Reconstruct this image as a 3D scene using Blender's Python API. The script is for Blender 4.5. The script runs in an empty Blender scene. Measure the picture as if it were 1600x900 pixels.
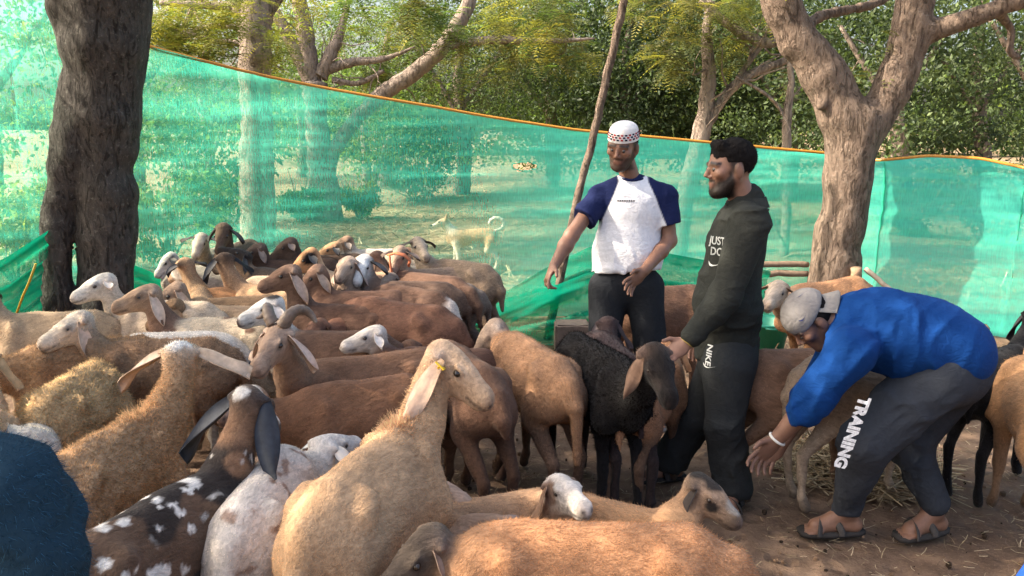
import bpy, math, random
import numpy as np
from mathutils import Vector

# ------------------------------------------------------------------ camera, sky, sun, exposure
scn = bpy.context.scene
col = scn.collection
FPX, CAMZ, HZ = 1256.0, 1.75, 200.0            # focal length in photo pixels, eye height, horizon row of the 1600x900 photo
PITCH = math.atan((450.0 - HZ) / FPX)
cam_d = bpy.data.cameras.new('camera')
cam_d.sensor_width = 36.0
cam_d.lens = 36.0 * FPX / 1600.0
cam_d.clip_start = 0.05
cam_d.clip_end = 900.0
cam = bpy.data.objects.new('camera', cam_d)
col.objects.link(cam)
cam.location = (0, 0, CAMZ)
cam.rotation_euler = (math.pi / 2 - PITCH, 0, 0)
scn.camera = cam

SUN_ELEV, SUN_AZ = math.radians(40), math.radians(184)   # azimuth of the sun measured from +X, counter-clockwise
world = bpy.data.worlds.new('World')
scn.world = world
world.use_nodes = True
wn = world.node_tree.nodes
wl = world.node_tree.links
bg = wn.get('Background') or wn.new('ShaderNodeBackground')
sky = wn.new('ShaderNodeTexSky')
sky.sky_type = 'NISHITA'
sky.sun_disc = False
sky.sun_elevation = SUN_ELEV
sky.sun_rotation = math.pi / 2 - SUN_AZ
sky.air_density = 1.0
sky.dust_density = 7.0
sky.ozone_density = .4
wl.new(sky.outputs[0], bg.inputs[0])
bg.inputs[1].default_value = 0.15
sun_d = bpy.data.lights.new('sun', 'SUN')
sun_d.energy = 3.8
sun_d.angle = math.radians(0.55)
sun_d.color = (1.0, 0.87, 0.70)
sun = bpy.data.objects.new('sun', sun_d)
col.objects.link(sun)
SUNV = Vector((math.cos(SUN_AZ) * math.cos(SUN_ELEV), math.sin(SUN_AZ) * math.cos(SUN_ELEV), math.sin(SUN_ELEV)))
sun.rotation_euler = SUNV.to_track_quat('Z', 'Y').to_euler()
sun.location = (-8, -4, 12)
scn.view_settings.view_transform = 'Standard'
scn.view_settings.look = 'None'
scn.view_settings.gamma = 1.0
scn.view_settings.exposure = 1.7
scn.render.engine = 'CYCLES'
scn.cycles.use_denoising = True
scn.cycles.max_bounces = 8
scn.cycles.diffuse_bounces = 4
scn.cycles.glossy_bounces = 2
scn.cycles.transparent_max_bounces = 16
scn.cycles.transmission_bounces = 4
scn.cycles.caustics_reflective = False
scn.cycles.caustics_refractive = False

# ------------------------------------------------------------------ pixels to places
CP, SP = math.cos(PITCH), math.sin(PITCH)
def A(*v): return np.array(v, float)
EYE = A(0, 0, CAMZ)
UP = A(0, 0, 1)
def ray(px, py):
    a, b = (px - 800) / FPX, (py - 450) / FPX
    return A(a, CP - b * SP, -SP - b * CP)
def at(px, py, Y):
    "the point seen at pixel (px, py) that lies Y metres in front of the camera along the ground"
    d = ray(px, py)
    return EYE + d * (Y / d[1])
def onz(px, py, z):
    "the point seen at pixel (px, py) at height z"
    d = ray(px, py)
    return EYE + d * ((z - CAMZ) / d[2])
def reach(px, py, c, L, side):
    "the point on the pixel's line of sight that is L metres from c, on the near (n), far (f) or middle (m) side"
    d = ray(px, py); d = d / np.linalg.norm(d)
    o = EYE - c
    b = float(o @ d); disc = b * b - (float(o @ o) - L * L)
    if side == 'm' or disc <= 0:
        q = EYE + d * (-b)
        v = q - c; n = np.linalg.norm(v)
        if n > L: q = c + v / n * L
        return q
    t = -b - math.sqrt(disc) if side == 'n' else -b + math.sqrt(disc)
    return EYE + d * t
def nrm(v):
    v = np.asarray(v, float)
    return v / max(1e-9, np.linalg.norm(v))

# ------------------------------------------------------------------ noise
_rng = np.random.default_rng(7)
_LAT = _rng.random((32, 32, 32)).astype(np.float32)
def vnoise(P):
    "smooth value noise in [0,1] at points P (n,3), one cell per unit"
    P = np.asarray(P, np.float32)
    i = np.floor(P).astype(np.int32); f = P - i; f = f * f * (3 - 2 * f)
    i0 = i & 31; i1 = (i + 1) & 31
    x0, y0, z0 = i0[..., 0], i0[..., 1], i0[..., 2]; x1, y1, z1 = i1[..., 0], i1[..., 1], i1[..., 2]
    fx, fy, fz = f[..., 0], f[..., 1], f[..., 2]
    L = _LAT
    a = L[x0, y0, z0] * (1 - fx) + L[x1, y0, z0] * fx
    b = L[x0, y1, z0] * (1 - fx) + L[x1, y1, z0] * fx
    c = L[x0, y0, z1] * (1 - fx) + L[x1, y0, z1] * fx
    d = L[x0, y1, z1] * (1 - fx) + L[x1, y1, z1] * fx
    return (a * (1 - fy) + b * fy) * (1 - fz) + (c * (1 - fy) + d * fy) * fz
def fbm(P, oct=3):
    P = np.asarray(P, np.float32); s = 0; a = .5; t = 0
    for o in range(oct):
        s = s + a * vnoise(P + 7.3 * o); t += a; a *= .5; P = P * 2.03
    return s / t

# ------------------------------------------------------------------ meshes and objects
def raw_mesh(name, V, faces, C=None, smooth=True, extra=None):
    "faces: (n,3) or (n,4) int array"
    me = bpy.data.meshes.new(name)
    V = np.asarray(V, np.float32); faces = np.asarray(faces, np.int32)
    n, m = faces.shape
    me.vertices.add(len(V)); me.vertices.foreach_set('co', V.ravel())
    me.loops.add(n * m); me.loops.foreach_set('vertex_index', faces.ravel())
    me.polygons.add(n)
    me.polygons.foreach_set('loop_start', np.arange(0, n * m, m, dtype=np.int32))
    me.polygons.foreach_set('use_smooth', np.full(n, smooth))
    me.update(calc_edges=True)
    if C is not None:
        at_ = me.attributes.new('Col', 'FLOAT_COLOR', 'POINT')
        cc = np.ones((len(V), 4), np.float32); cc[:, :3] = C
        at_.data.foreach_set('color', cc.ravel())
    for k, v in (extra or {}).items():
        at_ = me.attributes.new(k, 'FLOAT_VECTOR', 'POINT')
        at_.data.foreach_set('vector', np.asarray(v, np.float32).ravel())
    return me
def link(name, data, mat=None, parent=None, loc=None, **props):
    o = bpy.data.objects.new(name, data)
    col.objects.link(o)
    if mat is not None and data is not None and not data.materials:
        data.materials.append(mat)
    if loc is not None: o.location = tuple(float(v) for v in loc)
    if parent is not None: o.parent = parent
    for k, v in props.items(): o[k] = v
    return o
def thing(name, label, cat, loc=(0, 0, 0), group=None):
    o = link(name, None, loc=loc, label=label, category=cat)
    if group: o['group'] = group
    return o
class MB:
    "collects simple solids into one mesh"
    def __init__(s): s.v = []; s.f3 = []; s.f4 = []; s.n = 0; s.c = []
    def add(s, V, quads=None, tris=None, c=(1, 1, 1)):
        V = np.asarray(V, float)
        s.v.append(V); s.c.append(np.tile(np.asarray(c, float), (len(V), 1)))
        if quads is not None and len(quads): s.f4.append(np.asarray(quads) + s.n)
        if tris is not None and len(tris): s.f3.append(np.asarray(tris) + s.n)
        s.n += len(V)
    def tube(s, pts, rad, seg=10, cap=True, flat=1.0, up=None, c=(1, 1, 1), twist=0.0):
        pts = np.asarray(pts, float); n = len(pts)
        rad = np.broadcast_to(np.asarray(rad, float), (n,))
        T = np.gradient(pts, axis=0); T /= np.linalg.norm(T, axis=1)[:, None] + 1e-9
        ref = np.asarray(up if up is not None else (UP if abs(T[0][2]) < .9 else A(1, 0, 0)), float)
        V = []; S = nrm(np.cross(T[0], ref))
        for i in range(n):
            S = nrm(S - T[i] * (S @ T[i])); B = np.cross(T[i], S)
            a = np.linspace(0, 2 * math.pi, seg, endpoint=False) + twist * i
            V.append(pts[i] + rad[i] * (np.cos(a)[:, None] * S + flat * np.sin(a)[:, None] * B))
        V = np.concatenate(V); Q = []
        for i in range(n - 1):
            for j in range(seg):
                k = (j + 1) % seg
                Q.append((i * seg + j, i * seg + k, (i + 1) * seg + k, (i + 1) * seg + j))
        tr = []
        if cap:
            V = np.vstack([V, pts[:1], pts[-1:]]); a0, a1 = n * seg, n * seg + 1
            for j in range(seg):
                k = (j + 1) % seg
                tr.append((a0, k, j)); tr.append((a1, (n - 1) * seg + j, (n - 1) * seg + k))
        s.add(V, Q, tr, c)
    def box(s, cen, half, ax=None, c=(1, 1, 1)):
        ax = np.eye(3) if ax is None else np.asarray(ax)
        k = np.array([(x, y, z) for x in (-1, 1) for y in (-1, 1) for z in (-1, 1)], float)
        V = np.asarray(cen) + (k * np.asarray(half)) @ ax
        s.add(V, [(0, 1, 3, 2), (4, 6, 7, 5), (0, 4, 5, 1), (2, 3, 7, 6), (0, 2, 6, 4), (1, 5, 7, 3)], None, c)
    def ball(s, cen, r, seg=10, rings=6, c=(1, 1, 1), ax=None):
        r = np.broadcast_to(np.asarray(r, float), (3,)); V = []; Q = []
        for i in range(rings + 1):
            th = math.pi * i / rings
            for j in range(seg):
                ph = 2 * math.pi * j / seg
                V.append((math.sin(th) * math.cos(ph), math.sin(th) * math.sin(ph), math.cos(th)))
        V = np.asarray(V) * r
        if ax is not None: V = V @ np.asarray(ax)
        for i in range(rings):
            for j in range(seg):
                k = (j + 1) % seg
                Q.append((i * seg + j, (i + 1) * seg + j, (i + 1) * seg + k, i * seg + k))
        s.add(V + np.asarray(cen), Q, None, c)
    def mesh(s, name, smooth=True):
        V = np.concatenate(s.v); C = np.concatenate(s.c)
        fs = []
        if s.f4:
            q = np.concatenate(s.f4)
            fs.append(q)
        me = bpy.data.meshes.new(name)
        t = np.concatenate(s.f3) if s.f3 else np.zeros((0, 3), int)
        q = fs[0] if fs else np.zeros((0, 4), int)
        li = np.concatenate([q.ravel(), t.ravel()]).astype(np.int32)
        me.vertices.add(len(V)); me.vertices.foreach_set('co', V.astype(np.float32).ravel())
        me.loops.add(len(li)); me.loops.foreach_set('vertex_index', li)
        me.polygons.add(len(q) + len(t))
        ls = np.concatenate([np.arange(len(q)) * 4, len(q) * 4 + np.arange(len(t)) * 3]).astype(np.int32)
        me.polygons.foreach_set('loop_start', ls)
        me.polygons.foreach_set('use_smooth', np.full(len(ls), smooth))
        me.update(calc_edges=True)
        a_ = me.attributes.new('Col', 'FLOAT_COLOR', 'POINT')
        cc = np.ones((len(V), 4), np.float32); cc[:, :3] = C
        a_.data.foreach_set('color', cc.ravel())
        return me

# ------------------------------------------------------------------ blended solids: distance fields turned into one continuous skin
class Sdf:
    def __init__(s): s.p = []; s.cuts = []
    def cone(s, a, b, r1, r2, c=(1, 1, 1), k=.03, sq=None, end=None):
        "tapered limb from a to b; sq = list of (axis, factor): factor > 1 makes it thinner along that axis"
        s.p.append(('c', np.asarray(a, float), np.asarray(b, float), r1, r2, np.asarray(c, float), k, sq or [], end))
    def ell(s, cen, rad, ax, c=(1, 1, 1), k=.03, ends=()):
        s.p.append(('e', np.asarray(cen, float), np.asarray(rad, float), np.asarray(ax, float), None, np.asarray(c, float), k, None, ends))
    @staticmethod
    def dist(p, X):
        if p[0] == 'c':
            _, a, b, r1, r2, _, _, sq, end = p
            ab = b - a; L2 = float(ab @ ab) + 1e-12
            d = X - a
            t = np.clip((d @ ab) / L2, 0, 1)
            off = d - t[..., None] * ab
            for ax, fac in sq:
                off = off + ((fac - 1) * (off @ ax))[..., None] * ax
            r = np.sqrt((off * off).sum(-1)) - (r1 + (r2 - r1) * t)
            return r if end is None else np.maximum(r, (X - end[0]) @ end[1])     # end: flat cut across a sleeve
        _, c, r, ax = p[:4]
        q = (X - c) @ ax.T
        k0 = np.sqrt(((q / r) ** 2).sum(-1)); k1 = np.sqrt(((q / (r * r)) ** 2).sum(-1)) + 1e-9
        r = k0 * (k0 - 1) / k1
        for e in p[8]: r = np.maximum(r, (X - e[0]) @ e[1])
        return r
    def bounds(s, p):
        if p[0] == 'c':
            R = max(p[3], p[4]); return np.minimum(p[1], p[2]) - R, np.maximum(p[1], p[2]) + R
        e = np.sqrt(((p[3] * p[2][:, None]) ** 2).sum(0)); return p[1] - e, p[1] + e
    def build(s, h, disp=None):
        B = [s.bounds(p) for p in s.p]
        lo = np.min([b[0] for b in B], 0) - 3 * h - .012; hi = np.max([b[1] for b in B], 0) + 3 * h + .012
        n = np.ceil((hi - lo) / h).astype(int) + 1
        F = np.full(tuple(n), 1.0, np.float32)
        gx = [lo[i] + h * np.arange(n[i]) for i in range(3)]
        for p, (a, b) in zip(s.p, B):
            k = p[6]; pad = k + 2 * h + .01
            i0 = np.maximum(0, np.floor((a - pad - lo) / h).astype(int)); i1 = np.minimum(n, np.ceil((b + pad - lo) / h).astype(int) + 1)
            sl = tuple(slice(i0[i], i1[i]) for i in range(3))
            X = np.stack(np.meshgrid(*[gx[i][sl[i]].astype(np.float32) for i in range(3)], indexing='ij'), -1)
            d = s.dist(p, X).astype(np.float32); f = F[sl]
            m = np.clip(.5 + .5 * (f - d) / max(k, 1e-4), 0, 1)
            F[sl] = f * (1 - m) + d * m - k * m * (1 - m)
        for c0, nn in s.cuts:      # keep the side the normal points away from
            X = (gx[0][:, None, None] - c0[0]) * nn[0] + (gx[1][None, :, None] - c0[1]) * nn[1] + (gx[2][None, None, :] - c0[2]) * nn[2]
            F = np.maximum(F, X.astype(np.float32))
        if disp is not None:
            near = np.argwhere(np.abs(F) < 4 * h + .03)
            X = lo + near * h
            F[near[:, 0], near[:, 1], near[:, 2]] += disp(X)
        F[[0, -1]] = np.maximum(F[[0, -1]], h); F[:, [0, -1]] = np.maximum(F[:, [0, -1]], h); F[:, :, [0, -1]] = np.maximum(F[:, :, [0, -1]], h)
        return nets(F, lo, h)
    def colour(s, V, tau=.015):
        W = np.zeros(len(V)); C = np.zeros((len(V), 3))
        D = np.stack([s.dist(p, V) for p in s.p]); D -= D.min(0)
        E = np.exp(-D / tau)
        for e, p in zip(E, s.p):
            W += e; C += e[:, None] * p[5]
        return C / W[:, None]
_ED = [((0,0,0),(1,0,0)),((0,1,0),(1,1,0)),((0,0,1),(1,0,1)),((0,1,1),(1,1,1)),((0,0,0),(0,1,0)),((1,0,0),(1,1,0)),((0,0,1),(0,1,1)),((1,0,1),(1,1,1)),((0,0,0),(0,0,1)),((1,0,0),(1,0,1)),((0,1,0),(0,1,1)),((1,1,0),(1,1,1))]
def nets(F, lo, h):
    I = F < 0
    a, b, c = F.shape
    S = np.zeros((a - 1, b - 1, c - 1), np.int8)
    for i in (0, 1):
        for j in (0, 1):
            for k in (0, 1):
                S += I[i:a - 1 + i, j:b - 1 + j, k:c - 1 + k]
    ix = np.argwhere((S > 0) & (S < 8))
    vid = np.full(S.shape, -1, np.int32); vid[ix[:, 0], ix[:, 1], ix[:, 2]] = np.arange(len(ix))
    acc = np.zeros((len(ix), 3)); cnt = np.zeros(len(ix))
    for e0, e1 in _ED:
        p0 = ix + e0; p1 = ix + e1
        f0 = F[p0[:, 0], p0[:, 1], p0[:, 2]]; f1 = F[p1[:, 0], p1[:, 1], p1[:, 2]]
        x = (f0 < 0) != (f1 < 0)
        t = np.where(x, f0 / np.where(x, f0 - f1, 1), 0)
        acc += x[:, None] * (np.asarray(e0) + t[:, None] * (np.asarray(e1) - np.asarray(e0))); cnt += x
    V = lo + h * (ix + acc / cnt[:, None])
    Q = []
    for ax in range(3):
        sl0 = [slice(None)] * 3; sl1 = [slice(None)] * 3
        sl0[ax] = slice(0, -1); sl1[ax] = slice(1, None)
        d = I[tuple(sl0)] != I[tuple(sl1)]
        e = np.argwhere(d); u, w = [q for q in range(3) if q != ax]
        e = e[(e[:, u] > 0) & (e[:, w] > 0) & (e[:, u] < F.shape[u] - 1) & (e[:, w] < F.shape[w] - 1)]
        def cell(du, dw):
            q = e.copy(); q[:, u] += du; q[:, w] += dw
            return vid[q[:, 0], q[:, 1], q[:, 2]]
        q = np.stack([cell(-1, -1), cell(0, -1), cell(0, 0), cell(-1, 0)], 1)
        ins = I[e[:, 0], e[:, 1], e[:, 2]]
        flip = ins if ax != 1 else ~ins
        q[~flip] = q[~flip][:, ::-1]
        Q.append(q)
    return V, np.concatenate(Q)
def vnormals(V, F):
    N = np.zeros_like(V)
    a, b, c = V[F[:, 0]], V[F[:, 1]], V[F[:, 2]]
    fn = np.cross(b - a, c - a)
    if F.shape[1] == 4: fn += np.cross(c - a, V[F[:, 3]] - a)
    for i in range(F.shape[1]): np.add.at(N, F[:, i], fn)
    return N / (np.linalg.norm(N, axis=1)[:, None] + 1e-12)
def relax(V, F, it=1, f=.5):
    for _ in range(it):
        s = np.zeros_like(V); n = np.zeros(len(V))
        for i in range(4):
            j = F[:, (i + 1) % 4]
            np.add.at(s, F[:, i], V[j]); np.add.at(n, F[:, i], 1)
            np.add.at(s, j, V[F[:, i]]); np.add.at(n, j, 1)
        V = V * (1 - f) + f * s / n[:, None]
    return V

# ------------------------------------------------------------------ materials
class NT:
    def __init__(s, name):
        s.m = bpy.data.materials.new(name); s.m.use_nodes = True
        s.t = s.m.node_tree; s.t.nodes.clear()
        s.out = s.n('ShaderNodeOutputMaterial')
    def n(s, t, **kw):
        o = s.t.nodes.new(t)
        for k, v in kw.items(): setattr(o, k, v)
        return o
    def l(s, a, b): s.t.links.new(a, b)
    def noise(s, scale, detail=4, rough=.55, vec=None, dist=0):
        o = s.n('ShaderNodeTexNoise'); o.inputs['Scale'].default_value = scale; o.inputs['Detail'].default_value = detail
        o.inputs['Roughness'].default_value = rough; o.inputs['Distortion'].default_value = dist
        if vec is not None: s.l(vec, o.inputs['Vector'])
        return o
    def pos(s, scale=(1, 1, 1), rot=(0, 0, 0), obj=False):
        g = s.n('ShaderNodeTexCoord').outputs['Object'] if obj else s.n('ShaderNodeNewGeometry').outputs['Position']
        m = s.n('ShaderNodeMapping'); m.inputs['Scale'].default_value = scale; m.inputs['Rotation'].default_value = rot
        s.l(g, m.inputs['Vector']); return m.outputs[0]
    def ramp(s, fac, stops, interp='LINEAR'):
        r = s.n('ShaderNodeValToRGB'); e = r.color_ramp.elements; r.color_ramp.interpolation = interp
        while len(e) < len(stops): e.new(.5)
        for i, (p, c) in enumerate(stops):
            e[i].position = p; e[i].color = (c, c, c, 1) if np.isscalar(c) else (*c, 1)
        s.l(fac, r.inputs[0]); return r.outputs[0]
    def mix(s, f, a, b, mode='MIX'):
        o = s.n('ShaderNodeMix', data_type='RGBA', blend_type=mode)
        for i, v in ((0, f), (6, a), (7, b)):
            if hasattr(v, 'is_linked'): s.l(v, o.inputs[i])
            elif np.isscalar(v): o.inputs[i].default_value = v if i == 0 else (v, v, v, 1)
            else: o.inputs[i].default_value = (*v, 1)
        return o.outputs[2]
    def math(s, op, a, b=0.0, clamp=False):
        o = s.n('ShaderNodeMath', operation=op); o.use_clamp = clamp
        for sock, v in ((o.inputs[0], a), (o.inputs[1], b)):
            if hasattr(v, 'is_linked'): s.l(v, sock)
            else: sock.default_value = v
        return o.outputs[0]
    def bump(s, hgt, strength=.5, dist=.01, normal=None):
        b = s.n('ShaderNodeBump'); b.inputs['Strength'].default_value = strength; b.inputs['Distance'].default_value = dist
        s.l(hgt, b.inputs['Height'])
        if normal is not None: s.l(normal, b.inputs['Normal'])
        return b.outputs[0]
    def bsdf(s, colr, rough=.8, normal=None, spec=.3, **kw):
        p = s.n('ShaderNodeBsdfPrincipled')
        for k, v in (('Base Color', colr), ('Roughness', rough), ('Specular IOR Level', spec)):
            if hasattr(v, 'is_linked'): s.l(v, p.inputs[k])
            else: p.inputs[k].default_value = (*v, 1) if not np.isscalar(v) else v
        for k, v in kw.items(): p.inputs[k.replace('_', ' ')].default_value = v
        if normal is not None: s.l(normal, p.inputs['Normal'])
        s.l(p.outputs[0], s.out.inputs[0]); return p
    def attr(s, name, out='Color'):
        a = s.n('ShaderNodeAttribute', attribute_name=name); return a.outputs[out]
def mat_fur():
    t = NT('fur'); c = t.attr('Col'); v = t.pos()
    fl = t.attr('flowc', 'Vector'); st = t.noise(1.0, 4, .65, fl, .6).outputs[0]
    f = t.ramp(st, [(.3, .70), (.7, 1.28)])
    g = t.ramp(t.noise(5, 3, .6, v).outputs[0], [(.3, .84), (.7, 1.12)])
    c2 = t.mix(1.0, t.mix(1.0, c, f, 'MULTIPLY'), g, 'MULTIPLY')
    b = t.bump(t.math('ADD', st, t.math('MULTIPLY', t.noise(90, 3, .7, v).outputs[0], .5)), .6, .012)
    p = t.bsdf(c2, .85, b, .1); p.inputs['Sheen Weight'].default_value = .06; p.inputs['Sheen Roughness'].default_value = .5
    return t.m
def mat_hair():
    t = NT('hair_strands'); c = t.attr('Col')
    n = t.attr('nrm', 'Vector'); neg = t.n('ShaderNodeVectorMath', operation='SCALE'); neg.inputs['Scale'].default_value = -1.0; t.l(n, neg.inputs[0])
    d = t.n('ShaderNodeBsdfDiffuse'); tr = t.n('ShaderNodeBsdfTranslucent'); ad = t.n('ShaderNodeAddShader')   # a strand is lit alike on both faces
    for q in (d, tr): t.l(c, q.inputs['Color'])
    t.l(n, d.inputs['Normal']); t.l(neg.outputs[0], tr.inputs['Normal'])
    t.l(d.outputs[0], ad.inputs[0]); t.l(tr.outputs[0], ad.inputs[1]); t.l(ad.outputs[0], t.out.inputs[0]); return t.m
def mat_skin():
    t = NT('skin'); c = t.attr('Col'); v = t.pos()
    f = t.ramp(t.noise(45, 3, .6, v).outputs[0], [(.3, .88), (.7, 1.1)])
    t.bsdf(t.mix(1.0, c, f, 'MULTIPLY'), .5, t.bump(t.noise(260, 2, .6, v).outputs[0], .15, .002), .4)
    return t.m
def mat_vc(name, rough=.8, spec=.3, nz=30, amt=.15, bump=.2, bs=120, crease=0):
    t = NT(name); c = t.attr('Col'); v = t.pos()
    f = t.ramp(t.noise(nz, 3, .6, v).outputs[0], [(.3, 1 - amt), (.7, 1 + amt)])
    nb_ = t.bump(t.noise(bs, 3, .6, v).outputs[0], bump, .004)
    if crease:
        a = t.noise(11, 3, .5, t.pos((1, 1, 1.6)), 1.2).outputs[0]; a = t.math('ABSOLUTE', t.math('SUBTRACT', a, .5))
        b = t.noise(26, 3, .5, t.pos((1, 1, .6)), .8).outputs[0]; b = t.math('ABSOLUTE', t.math('SUBTRACT', b, .5))
        h = t.math('ADD', t.ramp(a, [(0, 0), (.12, 1)]), t.math('MULTIPLY', t.ramp(b, [(0, 0), (.14, 1)]), .4))
        nb_ = t.bump(h, crease, .008, nb_)
        c = t.mix(t.ramp(t.noise(3.0, 4, .6, v).outputs[0], [(.45, 0), (.75, .25)]), c, t.mix(1.0, c, (1.35, 1.3, 1.25), 'MULTIPLY'))
    t.bsdf(t.mix(1.0, c, f, 'MULTIPLY'), rough, nb_, spec)
    return t.m
M = dict(fur=mat_fur(), hair=mat_hair(), skin=mat_skin(), ear=mat_vc('ear_skin', .7, .25, 40, .2),
         eye=mat_vc('eye', .12, .6, 20, .02, 0), horn=mat_vc('horn', .5, .4, 60, .25, .4),
         plastic=mat_vc('plastic', .4, .5, 20, .06, .05), cloth=mat_vc('cloth', .92, .12, 60, .07, .35, 700, .22),
         print_=mat_vc('printed_ink', .8, .1, 90, .28, .2, 500), wood=mat_vc('wood', .85, .2, 25, .25, .5, 60))

# ------------------------------------------------------------------ hair strands: one slim triangle each, lit with the skin's own normal
def strands(name, V, F, N, C, n, length, width, flow, parent, lift=.5, rnd=.35, dens=None, seed=1, lvar=.4, cvar=.18, mat=None, kind='stuff'):
    r = np.random.default_rng(seed)
    a, b, c, d = (V[F[:, i]] for i in range(4))
    ar = .5 * np.linalg.norm(np.cross(c - a, d - b), axis=1)
    if dens is not None: ar = ar * dens[F].mean(1)
    f = r.choice(len(F), n, p=ar / ar.sum())
    u, v = r.random((n, 1)), r.random((n, 1))
    q = F[f]
    def bl(X): return (X[q[:, 0]] * (1 - u) + X[q[:, 1]] * u) * (1 - v) + (X[q[:, 3]] * (1 - u) + X[q[:, 2]] * u) * v
    P, NN, CC = bl(V), bl(N), bl(C)
    NN /= np.linalg.norm(NN, axis=1)[:, None] + 1e-9
    fl = flow(P) if callable(flow) else np.tile(np.asarray(flow, float), (n, 1))
    fl = fl - NN * (fl * NN).sum(1)[:, None]
    fl /= np.linalg.norm(fl, axis=1)[:, None] + 1e-6
    D = fl * (1 - lift) + NN * lift + r.normal(0, rnd, (n, 3))
    D += NN * np.maximum(0, .12 - (D * NN).sum(1))[:, None]
    D /= np.linalg.norm(D, axis=1)[:, None]
    L = length * (1 - lvar + 2 * lvar * r.random((n, 1)))
    if dens is not None:
        L = L * np.clip(dens[q].mean(1), .35, 1)[:, None]
    S = np.cross(D, NN + r.normal(0, .3, (n, 3))); S /= np.linalg.norm(S, axis=1)[:, None] + 1e-9
    w = width * .5 * (.7 + .6 * r.random((n, 1)))
    P = P - NN * .002
    X = np.stack([P - S * w, P + S * w, P + D * L], 1).reshape(-1, 3)
    k = 1 + cvar * r.normal(0, 1, (n, 1)); CC = np.clip(CC * np.clip(k, .5, 1.6), 0, 1)
    CC = np.repeat(CC, 3, 0); CC[2::3] = np.clip(CC[2::3] * 1.08, 0, 1)
    NA = NN + .25 * D; NA /= np.linalg.norm(NA, axis=1)[:, None]
    me = raw_mesh(name, X, np.arange(3 * n).reshape(-1, 3), CC, False, {'nrm': np.repeat(NA, 3, 0)})
    return link(name, me, mat or M['hair'], parent, kind=kind)
# ------------------------------------------------------------------ ground
def mat_ground():
    t = NT('trodden_earth'); v = t.pos()
    n1 = t.noise(1.1, 6, .6, v).outputs[0]; n2 = t.noise(9, 5, .65, v).outputs[0]; n3 = t.noise(70, 4, .7, v).outputs[0]
    c = t.ramp(n1, [(.30, (.14, .092, .063)), (.52, (.215, .143, .098)), (.72, (.30, .205, .14))])
    c = t.mix(t.ramp(n2, [(.42, 0), (.62, .55)]), c, (.085, .052, .036))
    c = t.mix(t.ramp(n3, [(.55, 0), (.72, .5)]), c, (.33, .23, .14))
    # dry grass, straw and leaf litter outside the pen
    d = t.attr('Col'); g1 = t.noise(2.3, 6, .7, v).outputs[0]; g2 = t.noise(28, 4, .7, v).outputs[0]
    gc = t.ramp(g1, [(.32, (.16, .115, .07)), (.5, (.28, .20, .125)), (.68, (.42, .31, .20))])
    gc = t.mix(t.ramp(g2, [(.4, .0), (.65, .6)]), gc, (.10, .09, .04))
    c = t.mix(t.n('ShaderNodeSeparateColor').outputs[0] if False else d, c, gc)
    h = t.math('ADD', t.math('MULTIPLY', n2, .6), t.math('MULTIPLY', n3, .5))
    vo = t.n('ShaderNodeTexVoronoi', feature='SMOOTH_F1'); vo.inputs['Scale'].default_value = 9.0; t.l(t.pos((1, 1, .01)), vo.inputs['Vector'])   # hoof marks
    h = t.math('ADD', h, t.ramp(vo.outputs['Distance'], [(.12, 0), (.34, .8)]))
    t.bsdf(c, .95, t.bump(h, .9, .03), .15)
    return t.m
def build_ground():
    def axis(a, b, fine0, fine1, f, r):
        x = list(np.arange(fine0, fine1 + f / 2, f)); s = f
        while x[-1] < b: s *= r; x.append(x[-1] + s)
        s = f
        while x[0] > a: s *= r; x.insert(0, x[0] - s)
        return np.array(x)
    xs = axis(-400, 400, -4, 4, .06, 1.12); ys = axis(-60, 500, 1.5, 8.5, .06, 1.11)
    X, Yy = np.meshgrid(xs, ys, indexing='ij')
    p = np.stack([X, Yy, 0 * X], -1)
    z = (fbm(p * 1.2, 3) - .5) * .05 + (fbm(p * 7, 3) - .5) * .045
    z = z - .012
    out = np.clip((Yy - 7.6) / 1.2, 0, 1)
    z += out * ((fbm(p * .35 + 9, 3) - .5) * .35)
    z += np.clip(Yy - 12, 0, 40) * .012
    V = np.stack([X, Yy, z], -1).reshape(-1, 3)
    n, m = len(xs), len(ys)
    i = np.arange(n * m).reshape(n, m)
    Q = np.stack([i[:-1, :-1], i[1:, :-1], i[1:, 1:], i[:-1, 1:]], -1).reshape(-1, 4)
    o = np.maximum(out, np.clip((np.abs(X) - 5.5) / 1.5, 0, 1)).reshape(-1)
    return link('ground', raw_mesh('ground', V, Q, np.repeat(o[:, None], 3, 1)), mat_ground(), kind='structure')
build_ground()

# ------------------------------------------------------------------ trees
def mat_bark(name, c0, c1, c2, sc=1.0):
    t = NT(name); v = t.pos((7 * sc, 7 * sc, 3.0 * sc)); w = t.pos()
    n = t.noise(2.6, 8, .68, v, .5).outputs[0]; m = t.noise(1.3, 4, .6, w).outputs[0]; f = t.noise(38, 5, .7, w).outputs[0]
    cr = t.ramp(t.noise(3.2, 6, .7, t.pos((6 * sc, 6 * sc, 1.7 * sc)), 1.6).outputs[0], [(.36, .0), (.46, 1.0)])
    c = t.ramp(n, [(.30, c0), (.5, c1), (.72, c2)])
    c = t.mix(t.ramp(m, [(.5, 0), (.7, .5)]), c, tuple(.5 * (a + b) * 1.25 for a, b in zip(c1, c2)))
    c = t.mix(t.ramp(f, [(.56, 0), (.7, .4)]), c, (.30, .29, .25))
    c = t.mix(t.math('MULTIPLY', t.math('SUBTRACT', 1.0, cr), .45), c, tuple(.4 * a for a in c0))
    h = t.math('ADD', t.math('MULTIPLY', n, 1.2), t.math('ADD', t.math('MULTIPLY', cr, .55), t.math('MULTIPLY', f, .3)))
    t.bsdf(c, .92, t.bump(h, 1.0, .035), .15)
    return t.m
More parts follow.
